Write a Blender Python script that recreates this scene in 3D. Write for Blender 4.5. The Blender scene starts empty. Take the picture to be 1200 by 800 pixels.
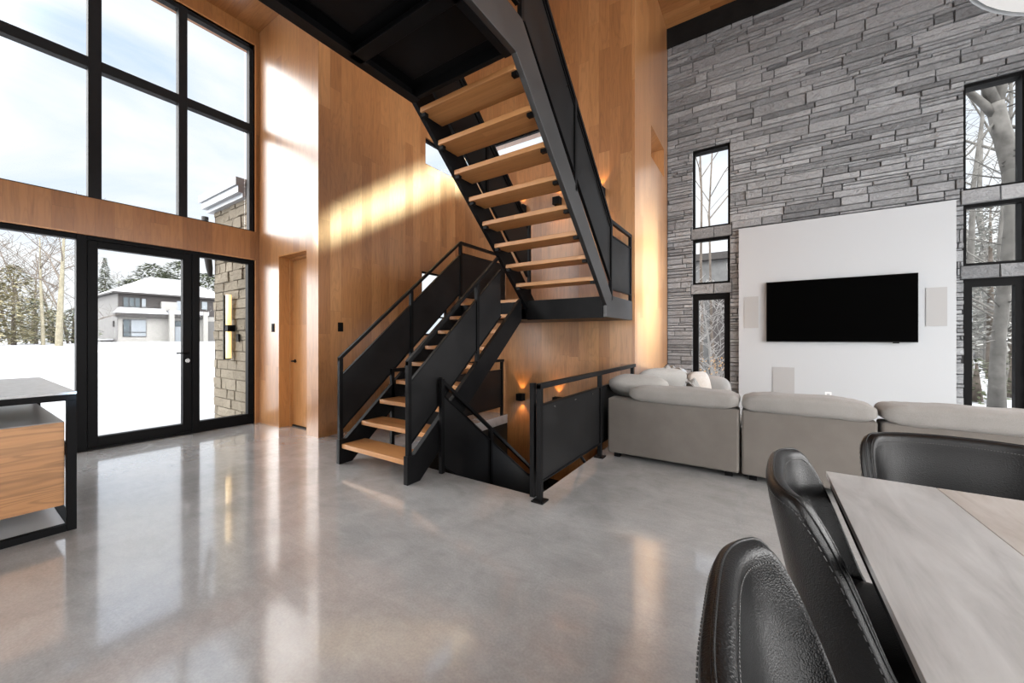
import bpy, math, random
from math import sin, cos, pi, radians, sqrt, floor
from mathutils import Vector, Matrix, noise as mnoise

R = random.Random(7)
scene = bpy.context.scene
COL = scene.collection

# ------------------------------------------------------------------ materials
MATS = {}

def new_mat(name):
    m = bpy.data.materials.new(name)
    m.use_nodes = True
    nt = m.node_tree
    b = nt.nodes['Principled BSDF']
    return m, nt, b

def N(nt, typ, **kw):
    n = nt.nodes.new(typ)
    for k, v in kw.items():
        setattr(n, k, v)
    return n

def L(nt, a, b):
    nt.links.new(a, b)

def mth(nt, op, a, b=None, c=None):
    n = N(nt, 'ShaderNodeMath', operation=op)
    for i, x in enumerate((a, b, c)):
        if x is None:
            continue
        if isinstance(x, (int, float)):
            n.inputs[i].default_value = x
        else:
            L(nt, x, n.inputs[i])
    return n.outputs[0]

def ramp(nt, fac, stops, interp='LINEAR'):
    n = N(nt, 'ShaderNodeValToRGB')
    cr = n.color_ramp
    cr.interpolation = interp
    while len(cr.elements) < len(stops):
        cr.elements.new(0.5)
    for e, (p, c) in zip(cr.elements, stops):
        e.position = p
        e.color = (c[0], c[1], c[2], 1) if len(c) == 3 else c
    L(nt, fac, n.inputs[0])
    return n.outputs[0]

def mixc(nt, fac, a, b, mode='MIX'):
    n = N(nt, 'ShaderNodeMix', data_type='RGBA', blend_type=mode)
    for s, x in ((n.inputs[0], fac), (n.inputs[6], a), (n.inputs[7], b)):
        if isinstance(x, (int, float)):
            s.default_value = x
        elif isinstance(x, tuple):
            s.default_value = (x[0], x[1], x[2], 1)
        else:
            L(nt, x, s)
    return n.outputs[2]

def bump(nt, b, h, strength=0.2, dist=0.01):
    n = N(nt, 'ShaderNodeBump')
    n.inputs['Strength'].default_value = strength
    n.inputs['Distance'].default_value = dist
    L(nt, h, n.inputs['Height'])
    L(nt, n.outputs[0], b.inputs['Normal'])

def noise_tex(nt, vec, scale, detail=4, rough=0.55, dist=0.0):
    n = N(nt, 'ShaderNodeTexNoise')
    n.inputs['Scale'].default_value = scale
    n.inputs['Detail'].default_value = detail
    n.inputs['Roughness'].default_value = rough
    n.inputs['Distortion'].default_value = dist
    if vec is not None:
        L(nt, vec, n.inputs['Vector'])
    return n.outputs['Fac']

def objco(nt):
    return N(nt, 'ShaderNodeTexCoord').outputs['Object']

def vscale(nt, vec, s):
    n = N(nt, 'ShaderNodeVectorMath', operation='MULTIPLY')
    L(nt, vec, n.inputs[0])
    n.inputs[1].default_value = s
    return n.outputs[0]

def plain(name, col, rough=0.5, metal=0.0, spec=0.5, var=0.0, vscl=6.0, bmp=0.0, bscale=60, emit=None, es=0):
    m, nt, b = new_mat(name)
    b.inputs['Base Color'].default_value = (*col, 1)
    b.inputs['Roughness'].default_value = rough
    b.inputs['Metallic'].default_value = metal
    b.inputs['Specular IOR Level'].default_value = spec
    co = objco(nt)
    if var:
        f = noise_tex(nt, co, vscl, 5)
        c = ramp(nt, f, [(0.3, tuple(x * (1 - var) for x in col)), (0.7, tuple(min(1, x * (1 + var)) for x in col))])
        L(nt, c, b.inputs['Base Color'])
    if bmp:
        bump(nt, b, noise_tex(nt, co, bscale, 3), bmp, 0.004)
    if emit:
        b.inputs['Emission Color'].default_value = (*emit, 1)
        b.inputs['Emission Strength'].default_value = es
    MATS[name] = m
    return m

def planks(name, uvec, vvec, w, Ln, cols, seam=0.012, rough=0.34, gu=26, gv=1.6, contrast=0.22, seam_dark=0.6, ring=0.0):
    m, nt, b = new_mat(name)
    co = objco(nt)
    def dot(v):
        n = N(nt, 'ShaderNodeVectorMath', operation='DOT_PRODUCT')
        L(nt, co, n.inputs[0])
        n.inputs[1].default_value = v
        return n.outputs['Value']
    u, v = dot(uvec), dot(vvec)
    uw = mth(nt, 'DIVIDE', u, w)
    row, fr = mth(nt, 'FLOOR', uw), mth(nt, 'FRACT', uw)
    wn = N(nt, 'ShaderNodeTexWhiteNoise', noise_dimensions='1D')
    L(nt, row, wn.inputs['W'])
    v2 = mth(nt, 'MULTIPLY_ADD', wn.outputs['Value'], 13.7, mth(nt, 'DIVIDE', v, Ln))
    cell, fv = mth(nt, 'FLOOR', v2), mth(nt, 'FRACT', v2)
    cx = N(nt, 'ShaderNodeCombineXYZ')
    L(nt, row, cx.inputs[0]); L(nt, cell, cx.inputs[1])
    wn2 = N(nt, 'ShaderNodeTexWhiteNoise', noise_dimensions='3D')
    L(nt, cx.outputs[0], wn2.inputs['Vector'])
    r2 = wn2.outputs['Value']
    base = ramp(nt, r2, [(i / max(1, len(cols) - 1), c) for i, c in enumerate(cols)])
    cg = N(nt, 'ShaderNodeCombineXYZ')
    L(nt, mth(nt, 'MULTIPLY_ADD', r2, 53.0, mth(nt, 'MULTIPLY', u, gu)), cg.inputs[0])
    L(nt, mth(nt, 'MULTIPLY_ADD', r2, 31.0, mth(nt, 'MULTIPLY', v, gv)), cg.inputs[1])
    g = noise_tex(nt, cg.outputs[0], 1.0, 7, 0.62, 0.7)
    fac = ramp(nt, g, [(0.28, (1 - contrast,) * 3), (0.5, (1, 1, 1)), (0.75, (1 + contrast * .5,) * 3)])
    colr = mixc(nt, 1.0, base, fac, 'MULTIPLY')
    if ring:
        cr_ = N(nt, 'ShaderNodeCombineXYZ')
        L(nt, mth(nt, 'MULTIPLY_ADD', r2, 17.0, mth(nt, 'MULTIPLY', u, 7.0)), cr_.inputs[0])
        L(nt, mth(nt, 'MULTIPLY_ADD', r2, 9.0, mth(nt, 'MULTIPLY', v, 0.9)), cr_.inputs[1])
        n1 = noise_tex(nt, cr_.outputs[0], 1.0, 2, 0.4, 0.4)
        s = mth(nt, 'SINE', mth(nt, 'MULTIPLY', n1, 70.0))
        rr = ramp(nt, mth(nt, 'MULTIPLY_ADD', s, 0.5, 0.5), [(0.0, (1 - ring,) * 3), (0.4, (1, 1, 1)), (1, (1, 1, 1))])
        colr = mixc(nt, 1.0, colr, rr, 'MULTIPLY')
    if seam:
        d1 = mth(nt, 'LESS_THAN', fr, seam)
        d2 = mth(nt, 'LESS_THAN', fv, seam * w / Ln * 1.2)
        sm = mth(nt, 'MAXIMUM', d1, d2)
        colr = mixc(nt, sm, colr, mixc(nt, 1.0, colr, (seam_dark,) * 3, 'MULTIPLY'))
    L(nt, colr, b.inputs['Base Color'])
    b.inputs['Roughness'].default_value = rough
    b.inputs['Specular IOR Level'].default_value = 0.5
    if name == 'oak_wall':
        b.inputs['Coat Weight'].default_value = 1.0
        b.inputs['Coat Roughness'].default_value = 0.30
        b.inputs['Coat IOR'].default_value = 1.58
    bump(nt, b, g, 0.06, 0.004)
    MATS[name] = m
    return m

OAK = [(0.304, 0.128, 0.043), (0.377, 0.166, 0.058), (0.414, 0.191, 0.070), (0.451, 0.217, 0.084), (0.350, 0.149, 0.050)]
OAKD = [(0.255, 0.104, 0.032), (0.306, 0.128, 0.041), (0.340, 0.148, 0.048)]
planks('oak_wall', (1, 1, 0), (0, 0, 1), 0.155, 1.45, OAK, ring=0.13)
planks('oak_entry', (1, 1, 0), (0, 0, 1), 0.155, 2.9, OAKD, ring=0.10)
planks('oak_ceiling', (0, 1, 0), (1, 0, 0), 0.13, 1.3, OAK, ring=0.1)
planks('oak_tread', (0, 1, 0), (1, 0, 0), 0.065, 0.9, [(0.410, 0.183, 0.063), (0.476, 0.222, 0.081), (0.517, 0.254, 0.098)], seam=0, contrast=0.2, gu=50, gv=2.5)
planks('oak_door', (1, 1, 0), (0, 0, 1), 0.6, 3.0, [(0.44, 0.20, 0.066), (0.47, 0.215, 0.072)], seam=0, ring=0.1)
planks('oak_island', (0, 0, 1), (0, 1, 0), 0.27, 4.0, [(0.37, 0.178, 0.070), (0.42, 0.208, 0.084)], seam=0, contrast=0.28, gu=34, gv=2.2, ring=0.28)

# steel
def steel(name, lo, hi, rough, metal=0.55):
    m, nt, b = new_mat(name)
    co = objco(nt)
    f = noise_tex(nt, co, 3.2, 6, 0.6, 0.6)
    L(nt, ramp(nt, f, [(0.3, lo), (0.7, hi)]), b.inputs['Base Color'])
    L(nt, mth(nt, 'MULTIPLY_ADD', f, 0.16, rough - 0.08), b.inputs['Roughness'])
    b.inputs['Metallic'].default_value = metal
    b.inputs['Specular IOR Level'].default_value = {'black_steel': 0.10, 'black_steel_lit': 1.0}.get(name, 0.22)
    MATS[name] = m
steel('black_steel', (0.0045, 0.0045, 0.005), (0.008, 0.008, 0.0085), 0.34, 0.0)
steel('black_steel_lit', (0.014, 0.014, 0.0145), (0.024, 0.024, 0.0245), 0.42, 0.0)  # lit copy of the black steel: window light lifted into colour and specular
steel('steel_panel', (0.006, 0.006, 0.0065), (0.012, 0.012, 0.0125), 0.40, 0.0)
plain('matt_black', (0.0035, 0.0035, 0.004), 0.6, spec=0.1)
plain('black_frame', (0.005, 0.005, 0.0055), 0.5, spec=0.07)
plain('grey_frame', (0.016, 0.016, 0.017), 0.5, spec=0.1)
plain('dark_beam', (0.008, 0.008, 0.008), 0.75, spec=0.2, var=0.3, bmp=0.2)
plain('chrome', (0.5, 0.5, 0.5), 0.25, metal=1.0)
plain('white_paint', (0.425, 0.443, 0.462), 0.6, spec=0.3)
plain('lamp_diffuser', (0.6, 0.6, 0.6), 0.5, emit=(1, 1, 0.98), es=0.42)
plain('white_plastic', (0.78, 0.78, 0.78), 0.4)
plain('well_dark', (0.02, 0.017, 0.014), 0.8, spec=0.1)  # near-black for the basement well, its darkness put into the colour
plain('tv_screen', (0.0006, 0.0006, 0.0006), 0.5, spec=0.01)
plain('tv_bezel', (0.004, 0.004, 0.004), 0.4, spec=0.2)
plain('warm_glow', (1, 0.7, 0.35), 0.5, emit=(1.0, 0.55, 0.18), es=9)
plain('tube_glow', (1, 0.8, 0.5), 0.5, emit=(1.0, 0.62, 0.22), es=1.15)
plain('snow', (0.34, 0.345, 0.36), 0.9, spec=0.1, var=0.03, vscl=0.6, bmp=0.15, bscale=2)
plain('bark', (0.12, 0.102, 0.088), 0.95, spec=0.1, var=0.35, vscl=4, bmp=0.6, bscale=14)
plain('bark_grey', (0.10, 0.096, 0.09), 0.95, spec=0.1, var=0.3, vscl=5, bmp=0.5, bscale=14)
plain('bark_birch', (0.20, 0.182, 0.135), 0.9, spec=0.1, var=0.25, vscl=7)
plain('twig_snow', (0.33, 0.32, 0.31), 0.95, spec=0.1, var=0.2)
plain('needle', (0.085, 0.095, 0.062), 0.9, spec=0.1, var=0.5, vscl=1.2)
plain('needle_warm', (0.20, 0.18, 0.11), 0.9, spec=0.1, var=0.5, vscl=1.2)
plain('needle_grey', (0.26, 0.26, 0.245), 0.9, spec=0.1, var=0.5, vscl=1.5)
plain('dry_leaf', (0.62, 0.40, 0.22), 0.9, spec=0.1, var=0.3)
plain('house_grey', (0.10, 0.097, 0.094), 0.8, var=0.08, vscl=2)
plain('house_dark', (0.034, 0.029, 0.028), 0.8, var=0.1, vscl=2)
plain('house_white', (0.235, 0.228, 0.215), 0.8, var=0.06, vscl=3)
plain('house_fascia', (0.022, 0.019, 0.018), 0.7)
plain('house_glass', (0.06, 0.075, 0.085), 0.3, spec=0.2)
plain('house_blind', (0.17, 0.19, 0.21), 0.4)
plain('metal_cap', (0.33, 0.345, 0.37), 0.5, metal=0.2)
plain('shed_wall', (0.10, 0.10, 0.10), 0.85, var=0.2, vscl=3)

# polished concrete
def concrete():
    m, nt, b = new_mat('polished_concrete')
    co = objco(nt)
    big = noise_tex(nt, co, 0.7, 6, 0.6, 0.8)
    mid = noise_tex(nt, co, 3.5, 8, 0.68, 0.5)
    fine = noise_tex(nt, co, 90, 3, 0.6)
    a = ramp(nt, big, [(0.3, (0.33, 0.331, 0.333)), (0.5, (0.415, 0.417, 0.42)), (0.72, (0.50, 0.503, 0.507))])
    c = mixc(nt, 0.55, a, ramp(nt, mid, [(0.28, (0.28, 0.281, 0.283)), (0.5, (0.42, 0.422, 0.425)), (0.75, (0.56, 0.561, 0.562))]))
    c = mixc(nt, 0.35, c, mixc(nt, 1.0, c, ramp(nt, fine, [(0.3, (0.72,) * 3), (0.7, (1.2,) * 3)]), 'MULTIPLY'))
    # hairline trowel marks
    st = noise_tex(nt, vscale(nt, co, (2.0, 9.0, 1)), 1.6, 6, 0.7, 1.5)
    c = mixc(nt, 0.25, c, mixc(nt, 1.0, c, ramp(nt, st, [(0.35, (0.8,) * 3), (0.65, (1.18,) * 3)]), 'MULTIPLY'))
    L(nt, c, b.inputs['Base Color'])
    L(nt, ramp(nt, mid, [(0.3, (0.13,) * 3), (0.7, (0.24,) * 3)]), b.inputs['Roughness'])
    b.inputs['Specular IOR Level'].default_value = 0.9
    b.inputs['Coat Weight'].default_value = 1.0
    b.inputs['Coat Roughness'].default_value = 0.075
    b.inputs['Coat IOR'].default_value = 1.9
    bump(nt, b, mid, 0.03, 0.01)
    MATS['polished_concrete'] = m
concrete()

def stone(name, lo, hi, tint=(1, 1, 1)):
    m, nt, b = new_mat(name)
    co = objco(nt)
    at = N(nt, 'ShaderNodeAttribute', attribute_name='tone')
    f = noise_tex(nt, vscale(nt, co, (1, 1, 1.6)), 9, 8, 0.65, 1.2)
    f2 = noise_tex(nt, co, 45, 4, 0.6)
    tone = mth(nt, 'ADD', mth(nt, 'MULTIPLY', at.outputs['Fac'], 0.75), mth(nt, 'MULTIPLY_ADD', f, 0.55, -0.15))
    c = ramp(nt, tone, [(0.1, lo), (0.9, hi)])
    c = mixc(nt, 0.5, c, mixc(nt, 1.0, c, ramp(nt, f2, [(0.3, (0.75,) * 3), (0.7, (1.2,) * 3)]), 'MULTIPLY'))
    L(nt, c, b.inputs['Base Color'])
    b.inputs['Roughness'].default_value = 0.88
    b.inputs['Specular IOR Level'].default_value = 0.2
    h = mth(nt, 'ADD', mth(nt, 'MULTIPLY', f, 1.0), mth(nt, 'MULTIPLY', f2, 0.25))
    bump(nt, b, h, 0.9, 0.045)
    MATS[name] = m
stone('stone_grey', (0.150, 0.156, 0.163), (0.412, 0.424, 0.438))
stone('stone_beige', (0.16, 0.135, 0.10), (0.25, 0.215, 0.165))
plain('mortar_beige', (0.12, 0.105, 0.082), 0.95, spec=0.1)
plain('mortar', (0.035, 0.035, 0.036), 0.95, spec=0.1)

def fabric(name, lo, hi, scale=260, bs=0.25):
    m, nt, b = new_mat(name)
    co = objco(nt)
    f = noise_tex(nt, co, 5, 4)
    f2 = noise_tex(nt, co, scale, 2, 0.7)
    c = ramp(nt, mth(nt, 'MULTIPLY_ADD', f2, 0.6, mth(nt, 'MULTIPLY', f, 0.4)), [(0.3, lo), (0.7, hi)])
    L(nt, c, b.inputs['Base Color'])
    b.inputs['Roughness'].default_value = 0.95
    b.inputs['Specular IOR Level'].default_value = 0.15
    b.inputs['Sheen Weight'].default_value = 0.15
    h = mth(nt, 'ADD', f2, mth(nt, 'MULTIPLY', noise_tex(nt, vscale(nt, co, (1, 1, 1)), 14, 3, 0.5, 0.8), 0.8))
    bump(nt, b, h, bs, 0.006)
    MATS[name] = m
fabric('sofa_fabric', (0.132, 0.118, 0.104), (0.192, 0.174, 0.157))
fabric('cushion_fabric', (0.22, 0.208, 0.195), (0.295, 0.281, 0.266), 200, 0.3)
fabric('pillow_fabric', (0.29, 0.28, 0.265), (0.37, 0.36, 0.345), 120, 0.35)
fabric('fur_fabric', (0.33, 0.275, 0.235), (0.42, 0.375, 0.335), 60, 0.7)

def knit():
    m, nt, b = new_mat('knit_fabric')
    co = objco(nt)
    w = N(nt, 'ShaderNodeTexWave', bands_direction='DIAGONAL')
    L(nt, co, w.inputs['Vector'])
    w.inputs['Scale'].default_value = 16
    w.inputs['Distortion'].default_value = 2.5
    L(nt, ramp(nt, w.outputs['Fac'], [(0.0, (0.20, 0.19, 0.175)), (0.5, (0.40, 0.385, 0.365))]), b.inputs['Base Color'])
    b.inputs['Roughness'].default_value = 0.95
    bump(nt, b, w.outputs['Fac'], 0.7, 0.02)
    MATS['knit_fabric'] = m
knit()

def leather():
    m, nt, b = new_mat('black_leather')
    co = objco(nt)
    v = N(nt, 'ShaderNodeTexVoronoi')
    v.inputs['Scale'].default_value = 300
    L(nt, co, v.inputs['Vector'])
    n1 = noise_tex(nt, co, 210, 3)
    b.inputs['Base Color'].default_value = (0.006, 0.006, 0.0063, 1)
    b.inputs['Roughness'].default_value = 0.30
    b.inputs['Specular IOR Level'].default_value = 0.48
    bump(nt, b, mth(nt, 'ADD', v.outputs['Distance'], mth(nt, 'MULTIPLY', n1, 0.6)), 0.4, 0.0016)
    MATS['black_leather'] = m
leather()
plain('thread', (0.10, 0.10, 0.10), 0.8)

def tablewood():
    m, nt, b = new_mat('table_top_grey')
    co = objco(nt)
    g = noise_tex(nt, vscale(nt, co, (9, 1.6, 1)), 1.0, 8, 0.62, 1.6)
    g2 = noise_tex(nt, vscale(nt, co, (2.2, 1.0, 1)), 1.4, 4, 0.5, 1.2)
    c = ramp(nt, g, [(0.3, (0.30, 0.293, 0.287)), (0.5, (0.44, 0.436, 0.432)), (0.7, (0.56, 0.558, 0.556))])
    c = mixc(nt, 0.35, c, ramp(nt, g2, [(0.35, (0.30, 0.287, 0.276)), (0.65, (0.57, 0.57, 0.57))]))
    L(nt, c, b.inputs['Base Color'])
    b.inputs['Roughness'].default_value = 0.42
    bump(nt, b, g, 0.12, 0.003)
    MATS['table_top_grey'] = m
    m, nt, b = new_mat('table_top_tan')
    co = objco(nt)
    g = noise_tex(nt, vscale(nt, co, (9, 1.6, 1)), 1.0, 8, 0.62, 1.6)
    L(nt, ramp(nt, g, [(0.3, (0.38, 0.335, 0.30)), (0.7, (0.54, 0.505, 0.475))]), b.inputs['Base Color'])
    b.inputs['Roughness'].default_value = 0.42
    bump(nt, b, g, 0.12, 0.003)
    MATS['table_top_tan'] = m
tablewood()

plain('island_top', (0.40, 0.405, 0.415), 0.25, spec=0.5, var=0.08, vscl=30)
plain('island_metal', (0.55, 0.555, 0.565), 0.3, metal=0.15)

def grille():
    m, nt, b = new_mat('speaker_grille')
    co = objco(nt)
    v = N(nt, 'ShaderNodeTexVoronoi', feature='F1')
    v.inputs['Scale'].default_value = 190
    v.inputs['Randomness'].default_value = 0.0
    L(nt, co, v.inputs['Vector'])
    L(nt, ramp(nt, v.outputs['Distance'], [(0.28, (0.17,) * 3), (0.42, (0.33,) * 3)]), b.inputs['Base Color'])
    b.inputs['Roughness'].default_value = 0.6
    MATS['speaker_grille'] = m
grille()

def glass():
    m, nt, b = new_mat('window_glass')
    nt.nodes.remove(b)
    out = nt.nodes['Material Output']
    t = N(nt, 'ShaderNodeBsdfTransparent')
    t.inputs[0].default_value = (0.97, 0.98, 0.985, 1)
    g = N(nt, 'ShaderNodeBsdfGlossy')
    g.inputs['Roughness'].default_value = 0.0
    fr = N(nt, 'ShaderNodeLayerWeight')
    fr.inputs['Blend'].default_value = 0.12
    mx = N(nt, 'ShaderNodeMixShader')
    L(nt, mth(nt, 'MULTIPLY', fr.outputs['Fresnel'], 0.35), mx.inputs[0])
    L(nt, t.outputs[0], mx.inputs[1]); L(nt, g.outputs[0], mx.inputs[2])
    L(nt, mx.outputs[0], out.inputs[0])
    MATS['window_glass'] = m
glass()

# ------------------------------------------------------------------ mesh helpers
class MB:
    def __init__(s):
        s.v = []; s.f = []; s.tone = []
    def add(s, vs, fs, tone=0.5):
        o = len(s.v)
        s.v += [tuple(x) for x in vs]
        s.f += [tuple(i + o for i in f) for f in fs]
        s.tone += [tone] * len(vs)
        return s
    def box(s, x0, x1, y0, y1, z0, z1, tone=0.5):
        vs = [(x0, y0, z0), (x1, y0, z0), (x1, y1, z0), (x0, y1, z0), (x0, y0, z1), (x1, y0, z1), (x1, y1, z1), (x0, y1, z1)]
        return s.add(vs, [(0, 3, 2, 1), (4, 5, 6, 7), (0, 1, 5, 4), (1, 2, 6, 5), (2, 3, 7, 6), (3, 0, 4, 7)], tone)
    def prism(s, poly, axis, a, b):
        """poly is a list of 2-D points in the plane normal to axis ('x': (y,z), 'y': (x,z), 'z': (x,y))"""
        def p3(p, t):
            return {'x': (t, p[0], p[1]), 'y': (p[0], t, p[1]), 'z': (p[0], p[1], t)}[axis]
        n = len(poly)
        vs = [p3(p, a) for p in poly] + [p3(p, b) for p in poly]
        fs = [tuple(range(n - 1, -1, -1)), tuple(range(n, 2 * n))] + [(i, (i + 1) % n, n + (i + 1) % n, n + i) for i in range(n)]
        return s.add(vs, fs)
    def tube(s, pts, rad, n=8, cap=True, closed=False):
        pts = [Vector(p) for p in pts]
        m = len(pts)
        if isinstance(rad, (int, float)):
            rad = [rad] * m
        o = len(s.v)
        up = None
        for i, p in enumerate(pts):
            if closed:
                t = pts[(i + 1) % m] - pts[i - 1]
            else:
                t = pts[min(i + 1, m - 1)] - pts[max(i - 1, 0)]
            t.normalize()
            if up is None:
                up = Vector((0, 0, 1)) if abs(t.z) < 0.9 else Vector((1, 0, 0))
            a = t.cross(up)
            if a.length < 1e-6:
                a = t.cross(Vector((1, 0.3, 0)))
            a.normalize()
            b = a.cross(t).normalized()
            up = b
            for k in range(n):
                q = p + (a * cos(2 * pi * k / n) + b * sin(2 * pi * k / n)) * rad[i]
                s.v.append(tuple(q)); s.tone.append(0.5)
        for i in range(m if closed else m - 1):
            j = (i + 1) % m
            for k in range(n):
                k2 = (k + 1) % n
                s.f.append((o + i * n + k, o + i * n + k2, o + j * n + k2, o + j * n + k))
        if cap and not closed:
            s.f.append(tuple(o + k for k in range(n - 1, -1, -1)))
            s.f.append(tuple(o + (m - 1) * n + k for k in range(n)))
        return s
    def cyl(s, x, y, z0, z1, r, n=24, r2=None):
        return s.tube([(x, y, z0), (x, y, z1)], [r, r if r2 is None else r2], n)
    def build(s, name, mat, parent=None, smooth=False, bevel=0.0, seg=2, tone=False, subsurf=0, origin=None):
        off = Vector(parent.get('_o', (0, 0, 0))) if parent is not None else Vector(origin or (0, 0, 0))
        me = bpy.data.meshes.new(name)
        me.from_pydata([tuple(Vector(v) - off) for v in s.v], [], s.f)
        me.validate()
        if smooth:
            me.polygons.foreach_set('use_smooth', [True] * len(me.polygons))
        if tone:
            at = me.attributes.new('tone', 'FLOAT', 'POINT')
            at.data.foreach_set('value', s.tone)
        o = bpy.data.objects.new(name, me)
        COL.objects.link(o)
        me.materials.append(MATS[mat])
        if parent is not None:
            o.parent = parent
            o['_o'] = tuple(off)
        else:
            o.location = off
            o['_o'] = tuple(off)
        if bevel:
            b = o.modifiers.new('bevel', 'BEVEL')
            b.width = bevel; b.segments = seg; b.limit_method = 'ANGLE'; b.angle_limit = radians(40)
            if smooth is False and seg > 1:
                me.polygons.foreach_set('use_smooth', [True] * len(me.polygons))
                w = o.modifiers.new('wn', 'WEIGHTED_NORMAL')
        if subsurf:
            sm = o.modifiers.new('sub', 'SUBSURF'); sm.levels = subsurf; sm.render_levels = subsurf
        return o

def bx(name, mat, parent, x0, x1, y0, y1, z0, z1, bevel=0.0, **k):
    return MB().box(x0, x1, y0, y1, z0, z1).build(name, mat, parent, bevel=bevel, **k)

def thing(name, label, cat, loc=(0, 0, 0), group=None, rotz=0.0):
    o = bpy.data.objects.new(name, None)
    o.empty_display_size = 0.1
    COL.objects.link(o)
    o.location = loc
    o.rotation_euler = (0, 0, rotz)
    o['_o'] = (0.0, 0.0, 0.0) if rotz else tuple(loc)
    o['label'] = label; o['category'] = cat
    if group:
        o['group'] = group
    return o

def tag(o, label, cat, group=None, kind=None):
    o['label'] = label; o['category'] = cat
    if group: o['group'] = group
    if kind: o['kind'] = kind
    return o

def struct(o, label=None, cat=None):
    o['kind'] = 'structure'
    if label: o['label'] = label
    if cat: o['category'] = cat
    return o

def dup(root, loc, label, rotz=None):
    r = root.copy(); COL.objects.link(r); r.location = loc; r['label'] = label
    if rotz is not None: r.rotation_euler = (0, 0, rotz)
    for ch in list(root.children):
        c = ch.copy(); COL.objects.link(c); c.parent = r
        for g in list(ch.children):
            d = g.copy(); COL.objects.link(d); d.parent = c
    return r

def walls_x(mb, X0, X1, y0, y1, z0, z1, holes):
    """wall slab normal to x with rectangular holes (y0,y1,z0,z1)"""
    ys = sorted({y0, y1, *[h[0] for h in holes], *[h[1] for h in holes]})
    zs = sorted({z0, z1, *[h[2] for h in holes], *[h[3] for h in holes]})
    ys = [y for y in ys if y0 <= y <= y1]; zs = [z for z in zs if z0 <= z <= z1]
    for a, b in zip(ys, ys[1:]):
        run = None
        for c, d in zip(zs, zs[1:]):
            my, mz = (a + b) / 2, (c + d) / 2
            inside = any(h[0] < my < h[1] and h[2] < mz < h[3] for h in holes)
            if inside:
                if run: mb.box(X0, X1, a, b, *run); run = None
            else:
                run = (run[0], d) if run else (c, d)
        if run: mb.box(X0, X1, a, b, *run)
    return mb

def walls_y(mb, Y0, Y1, x0, x1, z0, z1, holes):
    t = walls_x(MB(), Y0, Y1, x0, x1, z0, z1, holes)
    mb.add([(v[1], v[0], v[2]) for v in t.v], [tuple(reversed(f)) for f in t.f])
    return mb

# ------------------------------------------------------------------ room shell
XW = -6.25
YN = 2.65
XS = -4.67
YB = 5.20
XR = -1.44
YST = 7.30
ZC = 6.82

# floor with the stair opening cut out
fl = MB()
HX0, HX1, HXM, HY0, HYM = -3.52, -1.50, -2.48, 2.64, 2.64
for x0, x1, y0, y1 in ((-6.45, HX0, -4, 7.3), (HX1, 5.6, -4, 7.3), (HX0, HX1, -4, HY0), (HX0, HX1, YB + 0.27, 7.3)):
    fl.box(x0, x1, y0, y1, -0.14, 0.0)
struct(fl.build('floor', 'polished_concrete'))

# window wall (left)
wl = MB()
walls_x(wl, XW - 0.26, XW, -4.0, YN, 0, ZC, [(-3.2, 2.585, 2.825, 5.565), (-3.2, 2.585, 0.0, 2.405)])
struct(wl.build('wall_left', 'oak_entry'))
# entry wall with a doorway
we = MB()
walls_y(we, YN, YN + 0.3, XW - 0.26, XS, 0, ZC, [(-5.68, -4.935, 0.0, 2.412)])
struct(we.build('wall_entry', 'oak_wall'))
# stair well left wall with corner strip window and small window
ws = MB()
walls_x(ws, XS - 0.09, XS, YN + 0.3, YB + 0.26, 0, ZC, [(4.475, YB, 4.15, 4.59), (4.39, 5.0, 1.30, 2.36)])
struct(ws.build('wall_stair_left', 'oak_wall'))
wb = MB()
walls_y(wb, YB, YB + 0.26, XS, XR - 0.26, -0.9, ZC, [(XS, -2.36, 4.22, 4.56)])
struct(wb.build('wall_stair_back', 'oak_wall'))
# living room left wall with the strip opening
wr = MB()
walls_x(wr, XR - 0.26, XR, YB, YST, 0, ZC, [(6.10, 7.02, 4.07, 4.56)])
struct(wr.build('wall_living_left', 'oak_wall'))
bx('trim_strip_opening', 'oak_door', None, XR - 0.40, XR - 0.262, 6.0, 7.1, 3.95, 4.06)
struct(bpy.data.objects['trim_strip_opening'])

# ceilings
struct(bx('ceiling', 'oak_ceiling', None, -6.5, 5.6, -4, YST + 0.3, ZC, ZC + 0.2))
struct(bx('ceiling_entry', 'oak_ceiling', None, XW, XS, -4, YN, 5.80, 5.95))

# ------------------------------------------------------------------ stone wall
def subtract(r, h):
    x0, x1, z0, z1 = r
    a0, a1, b0, b1 = h
    if a0 >= x1 or a1 <= x0 or b0 >= z1 or b1 <= z0:
        return [r]
    out = []
    if a0 > x0: out.append((x0, a0, z0, z1))
    if a1 < x1: out.append((a1, x1, z0, z1))
    m0, m1 = max(x0, a0), min(x1, a1)
    if b0 > z0: out.append((m0, m1, z0, b0))
    if b1 < z1: out.append((m0, m1, b1, z1))
    return out

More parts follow.
